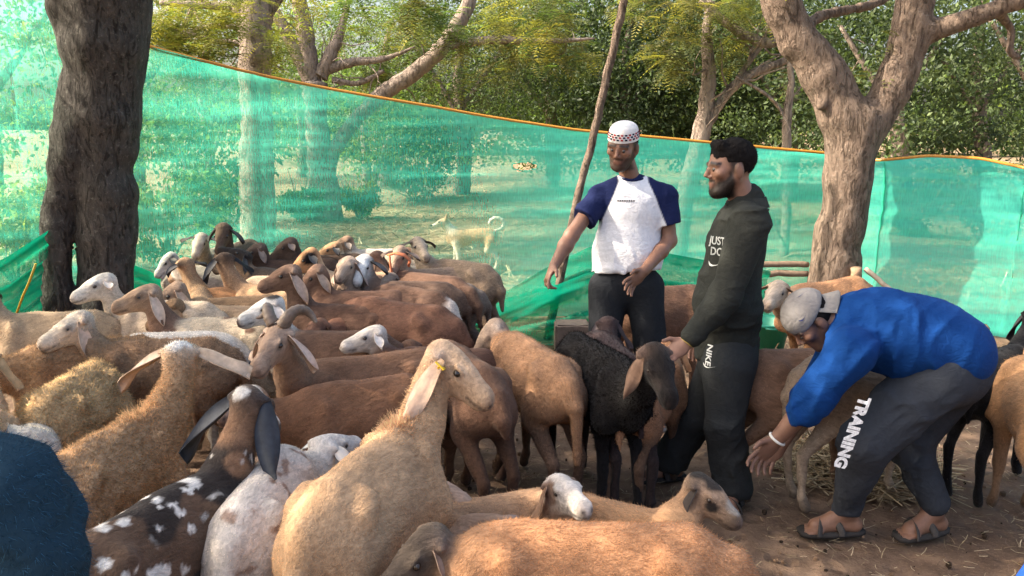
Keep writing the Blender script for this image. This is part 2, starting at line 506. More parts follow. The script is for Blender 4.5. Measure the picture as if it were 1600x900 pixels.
def mat_leaf(name, trans=.4):
    t = NT(name); c = t.attr('Col')
    p = t.bsdf(c, .55, None, .35); tr = t.n('ShaderNodeBsdfTranslucent')
    t.l(t.mix(1.0, c, (1.5, 1.55, .75), 'MULTIPLY'), tr.inputs[0])
    m = t.n('ShaderNodeMixShader'); m.inputs[0].default_value = trans
    t.l(p.outputs[0], m.inputs[1]); t.l(tr.outputs[0], m.inputs[2]); t.l(m.outputs[0], t.out.inputs[0])
    return t.m
M['bark'] = mat_bark('bark_dark', (.042, .037, .034), (.072, .065, .059), (.115, .104, .093))
M['bark2'] = mat_bark('bark_pinkish', (.105, .075, .058), (.19, .14, .107), (.27, .205, .16))
M['bark3'] = mat_bark('bark_far', (.15, .118, .098), (.26, .205, .168), (.38, .31, .26), .7)
M['leaf'] = mat_leaf('leaf')
_LR = np.random.default_rng(21)
def leaf_cloud(blobs, n, size, cols, flat=.35, wid=.5, clump=.55, seed=0, droop=.35):
    "leaf quads spread through ellipsoidal blobs (centre, radii), gathered in clumps along twigs"
    r = np.random.default_rng(seed + 100)
    vol = np.array([float(np.prod(np.broadcast_to(b[1], (3,)))) ** .8 for b in blobs]); bi = r.choice(len(blobs), n, p=vol / vol.sum())
    cen = np.array([b[0] for b in blobs]); rad = np.array([np.broadcast_to(b[1], (3,)) for b in blobs])
    # clump centres
    nc = max(8, n // 45)
    cb = r.choice(len(blobs), nc, p=vol / vol.sum())
    d = r.normal(0, 1, (nc, 3)); d /= np.linalg.norm(d, axis=1)[:, None]
    cc = cen[cb] + d * rad[cb] * (r.random((nc, 1)) ** .45)
    pick = r.integers(0, nc, n)
    P = cc[pick] + r.normal(0, 1, (n, 3)) * rad[cb[pick]] * A(.14, .14, .10) * (.6 + clump)
    a = r.normal(0, 1, (n, 3)); a[:, 2] -= droop; a /= np.linalg.norm(a, axis=1)[:, None]
    nn = r.normal(0, 1, (n, 3)) * A(1, 1, flat * 0 + 1); nn[:, 2] += .5
    b = np.cross(a, nn); b /= np.linalg.norm(b, axis=1)[:, None] + 1e-9
    L = size * (.6 + .8 * r.random((n, 1))); W = L * wid
    up = np.cross(b, a)
    X = np.stack([P, P + a * L * .45 + b * W * .5 + up * L * .06, P + a * L, P + a * L * .45 - b * W * .5 + up * L * .06], 1).reshape(-1, 3)
    cols = np.asarray(cols, float); ck = r.integers(0, len(cols), nc)
    C = cols[ck[pick]] * (.75 + .5 * r.random((n, 1))) * (.8 + .4 * r.random((nc, 1)))[pick]
    return X, np.arange(4 * n).reshape(-1, 4), np.repeat(np.clip(C, 0, 1), 4, 0)
def fronds(blobs, n, size, cols, seed=0, pairs=9):
    "feathery compound leaves: a rachis with pairs of narrow leaflets, drooping"
    r = np.random.default_rng(seed + 300)
    bi = r.integers(0, len(blobs), n)
    cen = np.array([b[0] for b in blobs]); rad = np.array([np.broadcast_to(b[1], (3,)) for b in blobs])
    nc = max(6, n // 9); cb = r.integers(0, len(blobs), nc)
    d = r.normal(0, 1, (nc, 3)); d /= np.linalg.norm(d, axis=1)[:, None]
    cc = cen[cb] + d * rad[cb] * r.random((nc, 1)) ** .5; pick = r.integers(0, nc, n)
    P = cc[pick] + r.normal(0, .05, (n, 3))
    az = r.random(n) * 2 * math.pi; el = r.normal(-.05, .35, n)
    a = np.stack([np.cos(az) * np.cos(el), np.sin(az) * np.cos(el), np.sin(el)], 1)
    s = np.cross(a, UP); s /= np.linalg.norm(s, axis=1)[:, None]; u = np.cross(s, a)
    L = size * (.7 + .6 * r.random((n, 1)))
    cols = np.asarray(cols, float); base = cols[r.integers(0, len(cols), nc)][pick] * (.8 + .45 * r.random((n, 1)))
    X = []; C = []
    for i in range(pairs):
        t = (i + .6) / pairs; p = P + a * L * t - UP * L * .35 * t * t
        ln = L * .30 * math.sin(math.pi * (.18 + .75 * t)); w = L * .30 / pairs * 1.6
        for q in (-1, 1):
            dd = s * q * .92 + a * .42 - u * .12
            X.append(np.stack([p - a * w * .15, p + dd * ln * .5 + a * w * .5, p + dd * ln, p + dd * ln * .5 - a * w * .5], 1)); C.append(base)
    X = np.concatenate(X).reshape(-1, 3); C = np.repeat(np.concatenate(C), 4, 0)
    return X, np.arange(len(X)).reshape(-1, 4), np.clip(C, 0, 1)
DKG = [(.055, .085, .035), (.07, .105, .04), (.09, .125, .05), (.045, .072, .035)]
MDG = [(.09, .145, .04), (.115, .18, .05), (.14, .20, .055), (.075, .125, .04)]
YLG = [(.17, .19, .045), (.21, .21, .05), (.13, .16, .045), (.25, .23, .06)]
OLV = [(.10, .11, .045), (.13, .13, .055), (.08, .095, .04), (.15, .14, .06)]
def limb_pts(pts, n=7, wob=.03, seed=0):
    "a wobbling line through the given (point, radius) list"
    r = np.random.default_rng(seed); P = np.array([p for p, _ in pts]); R = np.array([q for _, q in pts])
    t = np.linspace(0, len(pts) - 1, n * (len(pts) - 1) + 1); o = []; rr = []
    for v in t:
        i = min(int(v), len(pts) - 2); f = v - i
        p0, p1, p2, p3 = P[max(i - 1, 0)], P[i], P[i + 1], P[min(i + 2, len(pts) - 1)]
        q = .5 * ((2 * p1) + (p2 - p0) * f + (2 * p0 - 5 * p1 + 4 * p2 - p3) * f * f + (-p0 + 3 * p1 - 3 * p2 + p3) * f ** 3)
        o.append(q + r.normal(0, 1, 3) * wob * (R[i] * (1 - f) + R[i + 1] * f)); rr.append((R[i] * (1 - f) + R[i + 1] * f) * (1 + r.normal(0, .04)))
    return np.array(o), np.array(rr)
def tree(label, base, limbs, bark, vox=None, kk=.05, twigs=0, crown=None, cat='tree', name='tree', group=None, seed=0, disp=.03):
    """limbs: lists of (world point, radius) - the first is the trunk; crown: (points, faces, colours)"""
    root = thing(name, label, cat, base, group)
    if vox:
        S = Sdf()
        for li, L in enumerate(limbs):
            P, R = limb_pts([(p - base, q) for p, q in L], 4, .05, seed + li)
            for a, b, r1, r2 in zip(P[:-1], P[1:], R[:-1], R[1:]): S.cone(a, b, r1, r2, (1, 1, 1), kk if r1 > .08 else .03)
        V, F = S.build(vox, lambda X: -(fbm(X * A(9, 9, 3.0) + seed, 3) - .5) * disp * 1.6 + (fbm(X * 2.2 + seed, 2) - .5) * disp)
        V = relax(V, F, 1, .3)
        link('trunk', raw_mesh('trunk', V, F), bark, root)
    else:
        b = MB()
        for li, L in enumerate(limbs):
            P, R = limb_pts([(p - base, q) for p, q in L], 7, .06, seed + li)
            b.tube(P, R, 12 if R.max() > .1 else 7)
        link('trunk', b.mesh('trunk'), bark, root)
    if twigs:
        b = MB(); r = np.random.default_rng(seed + 5)
        for q in range(twigs):
            L = limbs[r.integers(0, len(limbs))]; i = r.integers(1, len(L)); p = L[i][0] - base - (L[i][0] - L[i - 1][0]) * r.random()
            d = nrm(r.normal(0, 1, 3) + A(0, 0, .4)); pts = [p]
            for k in range(5): d = nrm(d + r.normal(0, .28, 3)); pts.append(pts[-1] + d * .16)
            b.tube(pts, np.linspace(.018, .004, 6), 5, False)
        link('twigs', b.mesh('twigs'), bark, root, kind='stuff')
    if crown is not None:
        X, Q, C = crown
        link('crown', raw_mesh('crown', X - base, Q, C, False), M['leaf'], root, kind='stuff')
    return root
def join(*cl):
    o = 0; X = []; Q = []; C = []
    for x, q, c in cl:
        X.append(x); Q.append(q + o); C.append(c); o += len(x)
    return np.concatenate(X), np.concatenate(Q), np.concatenate(C)
def p_(px, py, Y): return at(px, py, Y)
MPX = lambda Y: Y * 1.02 / FPX

# big double-stemmed tree inside the pen
Y = 6.0; m = MPX(Y)
lb = at(150, 566, Y) * A(1, 1, 0)
up1 = p_(170, -120, Y)
tree('big dark tree with two fused trunks standing in the pen beside the net', lb, [
    [(A(*(p_(162, 450, Y)[:2]), -.05), 58 * m), (p_(166, 440, Y), 40 * m), (p_(166, 300, Y), 42 * m), (p_(162, 150, Y), 52 * m), (p_(172, 0, Y), 60 * m), (up1, 58 * m), (A(-3.4, 6.2, 4.2), .22), (A(-4.6, 6.0, 5.6), .12)],
    [(A(*(p_(80, 450, Y - .12)[:2]), -.05), 36 * m), (p_(88, 430, Y - .12), 21 * m), (p_(91, 330, Y - .12), 20 * m), (p_(108, 240, Y - .1), 27 * m), (p_(132, 130, Y - .05), 30 * m)],
    [(p_(116, 80, Y - .1), 17 * m), (p_(90, 12, Y - .15), 15 * m), (p_(62, -50, Y - .2), 15 * m), (A(-4.4, 5.4, 4.4), .09)],
    [(up1, 50 * m), (A(-2.3, 5.9, 4.4), .16), (A(-1.6, 5.2, 5.6), .08)],
    [(up1, 50 * m), (A(-3.0, 5.0, 4.6), .14), (A(-3.6, 3.4, 5.6), .07)]],
    M['bark'], vox=.022, kk=.03, seed=3, disp=.028,
    crown=join(leaf_cloud([(A(-4.6, 5.2, 5.9), A(1.1, 1.1, .6)), (A(-3.6, 3.2, 5.8), A(1.9, 1.7, .7)), (A(-2.2, 4.6, 6.0), A(1.3, 1.1, .5)), (A(-5.0, 2.8, 5.0), A(1.4, 1.5, .7))], 9500, .11, MDG, seed=3)))
# forked tree at the corner of the net
Y = 7.0; m = MPX(Y)
rb = at(1296, 518, Y) * A(1, 1, 0)
tree('pinkish barked tree forking in two at the corner of the green net', rb, [
    [(A(rb[0] + .02, rb[1], -.05), 44 * m), (p_(1303, 450, Y), 36 * m), (p_(1313, 360, Y), 33.5 * m), (p_(1328, 260, Y), 33 * m), (p_(1338, 190, Y), 37 * m)],
    [(p_(1330, 215, Y), 32 * m), (p_(1296, 128, Y), 29 * m), (p_(1248, 62, Y), 25 * m), (p_(1220, 0, Y), 23 * m), (p_(1205, -80, Y), 22 * m), (A(2.0, 6.9, 4.6), .12)],
    [(p_(1350, 210, Y), 26 * m), (p_(1390, 145, Y), 25 * m), (p_(1418, 70, Y), 24 * m), (p_(1430, 0, Y), 23 * m), (p_(1432, -90, Y), 22 * m), (A(3.6, 6.8, 4.6), .12)],
    [(p_(1426, 55, Y), 16 * m), (p_(1475, 42, Y - .1), 13 * m), (p_(1530, 25, Y - .2), 12 * m), (p_(1610, -8, Y - .3), 12 * m), (p_(1720, -40, Y - .4), 8 * m)],
    [(p_(1295, 130, Y), 9 * m), (p_(1283, 165, Y - .12), 7 * m)],
    [(p_(1560, 22, Y - .2), 7 * m), (p_(1580, 45, Y - .1), 5 * m), (p_(1578, 80, Y - .1), 3.4 * m), (p_(1592, 90, Y - .1), 2.4 * m)],
    [(p_(1262, 40, Y), 9 * m), (p_(1290, 22, Y + .2), 7 * m), (p_(1360, 8, Y + .5), 6 * m), (p_(1420, -20, Y + .7), 5 * m)]],
    M['bark2'], vox=.022, kk=.06, seed=8, disp=.014,
    crown=join(leaf_cloud([(A(2.6, 6.6, 4.9), A(1.9, 1.6, .7)), (A(4.6, 6.0, 4.6), A(1.5, 1.6, .8)), (A(.6, 6.4, 5.3), A(1.3, 1.4, .5))], 6000, .10, MDG, seed=4),
               fronds([(p_(1330, 110, Y + .1), .16), (p_(1378, 95, Y + .1), .14), (p_(1240, 45, Y - .1), .18), (p_(1320, 60, Y), .2)], 60, .22, YLG, 9)))
# shade trees standing to the left of the view
for i, (x, y, s_) in enumerate(((-6.6, 3.0, 1.0), (-5.6, .5, .9))):
    b0 = A(x, y, 0)
    tree('leafy shade tree standing outside the pen beyond the left edge' if i == 0 else 'leafy shade tree standing behind the viewer to the left', b0,
         [[(A(x, y, -.05), .22), (A(x + .1, y, 1.5), .17), (A(x + .3, y + .2, 3.4), .14), (A(x + .8, y + .5, 5.0), .07)], [(A(x + .2, y, 2.4), .11), (A(x - .9, y + .7, 4.2), .06)]],
         M['bark'], seed=30 + i,
         crown=leaf_cloud([(A(x + .8, y + .6, 4.9), A(1.7, 1.8, .9)), (A(x - .9, y + .9, 4.7), A(1.3, 1.4, .8)), (A(x + .6, y - 1.3, 4.6), A(1.4, 1.2, .7))], 6500, .12, MDG, seed=31 + i))
# ------------------------------------------------------------------ wood beyond the net
GW = 'trees beyond the net'
def far_tree(label, basepx, limbs_px, crown_blobs, n, cols, size=.10, seed=0, bark='bark3', fr=None, twigs=0, vox=None, Yb=None):
    b = onz(basepx[0], basepx[1], .0); Yb = Yb or b[1]; b = at(basepx[0], basepx[1], Yb); b[2] = -.05; mm = MPX(Yb)
    L = [[(at(px, py, Yb + (q[3] if len(q) > 3 else 0)), q[2] * mm) for q in lim for px, py in [(q[0], q[1])]] for lim in limbs_px]
    cr = []
    if crown_blobs: cr.append(leaf_cloud([(at(px, py, Yb + dy), A(rx, ry, rz)) for px, py, dy, rx, ry, rz in crown_blobs], n, size, cols, seed=seed))
    if fr: cr.append(fronds([(at(px, py, Yb + dy), rr) for px, py, dy, rr in fr[0]], fr[1], fr[2], fr[3], seed))
    return tree(label, b, L, M[bark], vox=vox, twigs=twigs, crown=join(*cr) if cr else None, group=GW, seed=seed)
far_tree('straight pale trunk behind the net between the big tree and the flock', (402, 388), [
    [(402, 392, 29), (403, 300, 26), (402, 180, 24), (398, 90, 24), (402, 20, 23), (404, -60, 20)], [(398, 80, 15), (378, 30, 11), (362, -30, 9)], [(410, 30, 11), (438, -10, 9), (470, -60, 7)], [(385, 10, 8), (320, 8, 6), (250, 5, 4)], [(392, 70, 6), (330, 62, 4.5), (262, 40, 3.5), (236, 22, 2.5)], [(392, 45, 5), (330, 40, 4), (270, 60, 2.5)]],
    [], 0, MDG, seed=40, twigs=26, fr=([(300, 70, -1, .35), (260, 30, -1.2, .35), (340, 20, -1, .4), (300, 95, -1, .28), (345, 88, -1, .22), (250, 55, -1, .25), (420, 60, .5, .35), (460, 20, .5, .5), (240, 20, -1, .4), (310, 40, -1, .5), (270, 85, -1.4, .3), (330, 60, -1.6, .4), (440, 70, -.6, .3), (250, 10, -1.6, .4), (360, 10, -1.5, .4)], 1300, .34, YLG))
far_tree('leaning fork tree behind the net with one long limb reaching right', (506, 344), [
    [(506, 348, 30), (505, 300, 24), (500, 250, 20), (494, 180, 17), (492, 130, 19)], [(508, 290, 15), (520, 240, 11), (555, 188, 10), (600, 145, 12.5), (650, 112, 12), (690, 75, 11.5), (720, 30, 11), (742, -20, 9)],
    [(490, 135, 15), (478, 105, 13), (452, 60, 10), (430, 20, 8)], [(490, 130, 12), (478, 60, 13), (468, 0, 11), (462, -50, 9)], [(500, 120, 12), (512, 95, 11), (530, 55, 7), (545, 0, 4), (560, -40, 2)], [(505, 112, 8), (545, 98, 7), (600, 92, 4.5), (650, 72, 1)], [(700, 72, 6), (770, 62, 7), (850, 65, 5), (930, 60, 1)], [(520, 125, 5), (560, 130, 4), (600, 110, 3)]],
    [], 0, MDG, seed=41, twigs=40, vox=None, fr=([(560, 50, 1, .7), (620, 30, 1, .8), (650, 70, .5, .5), (700, 110, .6, .6), (590, 110, 1.2, .5), (660, 20, -1, .5), (760, 30, .5, .8), (800, 60, .5, .6), (720, 60, -.8, .4), (520, 40, 1, .6), (850, 40, .5, .8), (900, 90, .8, .7), (780, 110, .8, .7), (840, 100, 0, .5), (560, 10, -3, .6), (640, 5, -3.5, .5), (800, 10, -3, .6), (860, 20, -2, .5)], 2300, .42, YLG + OLV + MDG))
far_tree('slim forked tree behind the net between the two standing men', (1062, 400), [
    [(1058, 405, 16), (1072, 300, 14), (1096, 210, 14), (1108, 120, 11), (1104, 60, 8), (1110, 0, 6)], [(1092, 215, 11), (1122, 165, 8), (1162, 122, 7.5), (1235, 90, 6), (1270, 60, 4)], [(1150, 130, 5), (1168, 100, 4), (1200, 60, 3)], [(1235, 60, 7), (1190, 66, 8), (1140, 40, 7), (1095, 0, 6)]],
    [], 0, MDG, seed=42, twigs=14, fr=([(1060, 40, -.5, .45), (1110, 30, -.5, .5), (1180, 40, -.3, .5), (1050, 90, -.3, .3), (1150, 80, 0, .3), (1080, 0, -.5, .5), (1030, 20, 0, .6), (1150, 10, 0, .6)], 800, .30, YLG + OLV))
far_tree('thin straight trunk behind the net right of the man in black', (1226, 405), [[(1224, 412, 8), (1230, 300, 7), (1229, 190, 7), (1236, 120, 5), (1225, 40, 4)], [(1230, 185, 3), (1200, 150, 2.5), (1150, 120, 2)]], [], 0, MDG, seed=43, twigs=8,
         fr=([(1230, 150, .5, .4)], 30, .25, OLV))
far_tree('young tree behind the net left of the straight trunk', (312, 380), [[(312, 382, 5), (305, 330, 5), (296, 280, 4.5), (282, 230, 3)], [(300, 300, 3), (330, 250, 2.5), (345, 200, 2)]],
         [(270, 240, 0, 1.2, 1.0, .8), (330, 210, .5, 1.1, .9, .8), (250, 190, .5, .9, .9, .7)], 3500, MDG, .10, seed=44)
far_tree('twin stemmed tree behind the net in the leafy gap', (575, 322), [[(575, 325, 8), (573, 260, 7), (568, 190, 5)], [(577, 322, 7), (588, 265, 5), (610, 210, 4)]],
         [(575, 215, 0, 1.8, 1.2, 1.1), (640, 225, .4, 1.6, 1.0, 1.0), (600, 160, .8, 2.0, 1.4, 1.1)], 6000, MDG, .12, seed=45)
# dense wood behind: each tree its own
big = [(720, 150, 20, DKG), (860, 120, 22, MDG), (980, 130, 20, DKG), (1130, 140, 22, DKG), (1230, 120, 19, DKG), (1400, 130, 17, DKG), (1530, 110, 19, DKG), (600, 130, 24, MDG), (470, 140, 26, MDG), (320, 170, 24, MDG), (1640, 150, 16, DKG), (205, 170, 15, MDG + YLG), (-20, 160, 14, MDG + YLG)]
words = ['olive tree filling the gap right of the leaning limb', 'bright green tree in the middle of the wood', 'dark leafy tree behind the leaning pole', 'dark tree behind the slim forked tree', 'shadowed tree left of the pinkish fork', 'dark green tree seen through the pinkish fork', 'dark tree with sky gaps right of the pinkish fork', 'pale tree deep in the wood above the dog', 'sunlit tree behind the leaning fork tree', 'sunlit tree behind the straight pale trunk', 'dark tree cut off by the right edge', 'sunlit leafy tree just right of the big dark tree, behind the net', 'sunlit leafy tree at the left edge behind the net']
for i, ((px, py, Yb, cols), wd) in enumerate(zip(big, words)):
    g0 = at(px, 300, Yb); g0[2] = 0; mm = FPX / Yb
    bx = (px, HZ + 1.75 * mm)
    def Z(z): return HZ + (CAMZ - z) * mm * .97
    far_tree(wd, (px, bx[1]), [[(px, bx[1] + 2, .22 * mm), (px + 6, Z(1.2), .17 * mm), (px - 4, Z(3.0), .13 * mm), (px + 10, Z(5), .06 * mm)], [(px, Z(2), .08 * mm), (px - 1.2 * mm, Z(4), .04 * mm)], [(px, Z(2.2), .08 * mm), (px + 1.3 * mm, Z(4.2), .04 * mm)]],
             [(px, Z(2.4), 0, 2.2, 1.6, 1.3), (px - 1.3 * mm, Z(3.6), .3, 1.9, 1.6, 1.3), (px + 1.4 * mm, Z(3.8), -.3, 1.9, 1.6, 1.4), (px, Z(5.3), .2, 2.4, 1.8, 1.4), (px - .5 * mm, Z(1.3), -.4, 1.5, 1.2, .9)],
             {6: 8000, 5: 12000, 10: 7000, 8: 7000, 9: 5000, 7: 10000, 11: 6000, 12: 6000}.get(i, 24000), [tuple(np.asarray(c_) * (.8 + .55 * ((i * 37) % 10) / 10)) for c_ in cols], .075 + .07 * ((i * 53) % 10) / 10, seed=60 + i, Yb=Yb, twigs=6)
# far-off wood closing the view
fw_bl = []
_r = np.random.default_rng(77)
for q in range(26):
    px = 430 + q * 52; fw_bl.append((at(px, 150 + _r.uniform(-20, 30), 44 + _r.uniform(-3, 4)), A(2.4, 2.0, 2.2 + _r.random() * 1.6)))
    fw_bl.append((at(px + 20, 205, 42), A(2.2, 1.6, 1.6)))
_x, _q, _c = leaf_cloud(fw_bl, 26000, .34, DKG + MDG, seed=500)
link('far_wood', raw_mesh('far_wood', _x, _q, _c, False), M['leaf'], kind='stuff', label='distant dark green wood closing the view behind the trees', category='wood')
# undergrowth bushes beyond the net
bush = [(260, 330, 10.5, MDG, 'bushy green shrub behind the net beside the big tree'), (470, 320, 15, MDG, 'small green shrub at the foot of the leaning fork tree'), (345, 345, 13, OLV, 'pale shrub behind the net near the far sheep'), (60, 300, 10, MDG, 'leafy shrub behind the net left of the big tree'), (20, 380, 9, YLG, 'yellowish shrub behind the net at the left edge'), (650, 270, 19, OLV, 'dry shrub on the slope above the dog'), (1150, 330, 15, OLV, 'shrub behind the net between the standing men'), (1420, 330, 13, MDG, 'shrub behind the right net panel'), (1560, 340, 12, OLV, 'shrub behind the net near the right edge'), (560, 335, 16, YLG, 'low bright shrub beside the leaning fork tree')]
for i, (px, py, Yb, cols, wd) in enumerate(bush):
    b0 = at(px, py, Yb); b0[2] = -.03
    r = np.random.default_rng(i); st = MB()
    for q in range(7):
        d = nrm(A(r.normal(0, .5), r.normal(0, .5), 1.1)); p = [A(0, 0, 0)]
        for k in range(4): d = nrm(d + r.normal(0, .2, 3)); p.append(p[-1] + d * .28)
        st.tube(p, np.linspace(.018, .005, 5), 5, False)
    root = thing('shrub', wd, 'shrub', b0, 'shrubs beyond the net')
    link('stems', st.mesh('stems'), M['bark3'], root)
    s_ = .8 if i not in (1, 9) else .45
    X, Q, C = leaf_cloud([(A(0, 0, .75) * s_, A(.8, .7, .6) * s_), (A(.5, .2, 1.2) * s_, A(.6, .5, .5) * s_), (A(-.55, -.1, 1.0) * s_, A(.6, .5, .55) * s_)], 2600, .085, cols, seed=80 + i)
    link('foliage', raw_mesh('foliage', X, Q, C, False), M['leaf'], root, kind='stuff')
# ------------------------------------------------------------------ green shade net
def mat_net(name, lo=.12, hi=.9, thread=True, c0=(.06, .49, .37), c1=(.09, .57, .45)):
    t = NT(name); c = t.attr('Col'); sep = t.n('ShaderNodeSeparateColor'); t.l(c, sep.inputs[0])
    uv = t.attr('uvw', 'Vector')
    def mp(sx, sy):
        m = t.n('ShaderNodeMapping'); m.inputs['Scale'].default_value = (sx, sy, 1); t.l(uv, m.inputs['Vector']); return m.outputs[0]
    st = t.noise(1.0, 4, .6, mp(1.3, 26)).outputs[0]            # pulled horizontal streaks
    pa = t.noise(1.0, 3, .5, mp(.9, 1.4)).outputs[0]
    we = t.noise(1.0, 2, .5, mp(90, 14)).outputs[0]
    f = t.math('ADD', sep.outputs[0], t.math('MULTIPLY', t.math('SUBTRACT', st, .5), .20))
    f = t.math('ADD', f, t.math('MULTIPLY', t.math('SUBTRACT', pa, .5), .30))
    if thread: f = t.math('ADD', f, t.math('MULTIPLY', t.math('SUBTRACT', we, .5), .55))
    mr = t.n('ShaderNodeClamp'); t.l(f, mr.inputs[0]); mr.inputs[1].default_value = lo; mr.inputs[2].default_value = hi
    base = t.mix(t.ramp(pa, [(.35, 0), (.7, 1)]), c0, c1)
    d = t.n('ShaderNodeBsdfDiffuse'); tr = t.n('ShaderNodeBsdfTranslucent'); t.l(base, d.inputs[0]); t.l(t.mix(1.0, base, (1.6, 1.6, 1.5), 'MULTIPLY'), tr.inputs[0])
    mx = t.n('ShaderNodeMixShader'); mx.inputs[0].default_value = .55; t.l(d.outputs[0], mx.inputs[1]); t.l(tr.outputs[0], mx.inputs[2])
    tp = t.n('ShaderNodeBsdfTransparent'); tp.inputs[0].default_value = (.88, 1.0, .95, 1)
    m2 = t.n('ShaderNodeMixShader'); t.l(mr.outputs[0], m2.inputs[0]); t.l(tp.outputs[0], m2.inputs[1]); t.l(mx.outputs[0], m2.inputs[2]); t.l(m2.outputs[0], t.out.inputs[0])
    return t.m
M['net'] = mat_net('shade_net')
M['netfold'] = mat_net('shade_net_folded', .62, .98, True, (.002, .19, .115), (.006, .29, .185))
netpts = [(-500, -260, 5.4, .30), (-200, -120, 6.0, .30), (0, -40, 6.45, .36), (120, 22, 6.65, .38), (230, 72, 6.75, .38), (400, 116, 7.05, .40), (500, 136, 7.2, .40), (590, 152, 7.25, .42), (680, 167, 7.3, .40), (750, 180, 7.35, .46), (800, 188, 7.37, .58), (900, 203, 7.4, .74), (1010, 213, 7.4, .74), (1180, 229, 7.4, .70), (1300, 240, 7.4, .76), (1352, 250, 7.38, .80), (1380, 250, 7.25, .80), (1450, 243, 7.05, .80), (1530, 247, 6.85, .78), (1600, 262, 6.65, .78), (1750, 280, 6.2, .66), (2000, 290, 5.4, .66)]
def build_net():
    NP = np.array(netpts, float); xs = np.linspace(0, len(NP) - 1, 760); ii = np.arange(len(NP))
    px = np.interp(xs, ii, NP[:, 0]); py = np.interp(xs, ii, NP[:, 1]); YY = np.interp(xs, ii, NP[:, 2]); dn = np.interp(xs, ii, NP[:, 3])
    k = np.ones(15) / 15
    def sm(a): return np.convolve(np.pad(a, 7, 'edge'), k, 'valid')
    py, YY, dn = sm(py), sm(YY), sm(dn)
    top = np.array([at(a, b, c) for a, b, c in zip(px, py, YY)])
    arc = np.concatenate([[0], np.cumsum(np.linalg.norm(np.diff(top[:, :2], axis=0), axis=1))])
    rows = 90; t = np.linspace(0, 1, rows)
    T = np.gradient(top[:, :2], axis=0); T /= np.linalg.norm(T, axis=1)[:, None]; nx, ny = -T[:, 1], T[:, 0]
    sgn = np.where(ny > 0, 1, -1); nx, ny = nx * sgn, ny * sgn           # pointing away from the camera
    zz = top[:, None, 2] * (1 - t) + .005 * t
    G = np.stack([np.broadcast_to(arc[:, None], zz.shape), zz, 0 * zz], -1)
    off = (fbm(G * A(.9, 5.5, 1), 3) - .5) * .10 + (fbm(G * A(2.5, 22, 1) + 5, 2) - .5) * .022 + (fbm(G * A(.35, .5, 1) + 3, 2) - .5) * .35 * (np.sin(math.pi * t) ** .7)
    off += .10 * np.sin(math.pi * t) - .0
    X = top[:, None, 0] + nx[:, None] * off; Yq = top[:, None, 1] + ny[:, None] * off
    V = np.stack([X, Yq, zz], -1).reshape(-1, 3)
    dd = dn[:, None] + .10 * np.exp(-(t / .05) ** 2)[None] + 0 * zz
    # creases: denser where the cloth folds
    dd = dd + .08 * (np.abs(fbm(G * A(.8, 9, 1) + 17, 3) - .5) < .035)
    dd = dd - .24 * np.clip((t - .40) / .25, 0, 1)[None] * np.exp(-((px - 600) / 170) ** 2)[:, None]
    n, m_ = len(xs), rows; i = np.arange(n * m_).reshape(n, m_)
    Q = np.stack([i[:-1, :-1], i[:-1, 1:], i[1:, 1:], i[1:, :-1]], -1).reshape(-1, 4)
    hole = at(820, 260, 7.4); cen = V[Q].mean(1)
    hx = (cen[:, 0] - hole[0]) / .115; hz = (cen[:, 2] - hole[2]) / .040
    Q = Q[(hx * hx + hz * hz + .5 * (vnoise(cen * 40) - .5)) > 1]
    D = np.clip(dd.reshape(-1), 0, 1)
    root = thing('shade_net', 'green shade net strung round the pen with an orange top edge', 'net', (0, 0, 0))
    link('net_panel', raw_mesh('net_panel', V, Q, np.repeat(D[:, None], 3, 1), True, {'uvw': G.reshape(-1, 3)}), M['net'], root)
    # orange hem along the top
    b = MB(); pts = top + A(0, -.012, 0)
    b.tube(pts[::3], .007, 6, False, 2.0, c=(.48, .22, .03)); link('hem', b.mesh('hem'), M['plastic'], root)
    b = MB()     # rim of the torn hole
    b.tube([hole + A(.118 * math.cos(a), .02, .042 * math.sin(a) + .006 * math.sin(5 * a)) for a in np.linspace(0, 2 * math.pi, 30)], .005, 5, False, c=(.02, .30, .2))
    link('torn_edge', b.mesh('torn_edge'), M['plastic'], root)
    return top
net_top = build_net()
def drape(label, topl, botl, name, dens=.8, amp=.05, fr=9, seed=0, n=160, m_=44, slack=.1):
    T0 = np.array([at(*p) for p in topl]); B0 = np.array([at(*p) for p in botl])
    u = np.linspace(0, 1, n); I = lambda P: np.stack([np.interp(u, np.linspace(0, 1, len(P)), P[:, k]) for k in range(3)], 1)
    T1, B1 = I(T0), I(B0); t = np.linspace(0, 1, m_)[None, :, None]
    V = T1[:, None] * (1 - t) + B1[:, None] * t
    L = float(np.linalg.norm(np.diff(T1, axis=0), axis=1).sum())
    G = np.stack([np.broadcast_to(u[:, None] * L, V.shape[:2]), np.broadcast_to(np.linspace(0, 1, m_)[None] * 1.0, V.shape[:2]), np.zeros(V.shape[:2])], -1)
    rip = fbm(G * A(1.3, fr, 1) + seed, 3) - .5
    V = V + rip[..., None] * A(.1, -1, .25) * amp * 4 + (np.sin(math.pi * t) * A(0, -slack, -slack * .4))
    V[..., 2] = np.maximum(V[..., 2], .012)
    D = np.clip(dens + .9 * rip + .25 * (np.abs(rip) < .03), 0, 1)
    i = np.arange(n * m_).reshape(n, m_); Q = np.stack([i[:-1, :-1], i[:-1, 1:], i[1:, 1:], i[1:, :-1]], -1).reshape(-1, 4)
    return link(name, raw_mesh(name, V.reshape(-1, 3), Q, np.repeat(D.reshape(-1)[:, None], 3, 1), True, {'uvw': G.reshape(-1, 3)}), M['netfold'], label=label, category='net')
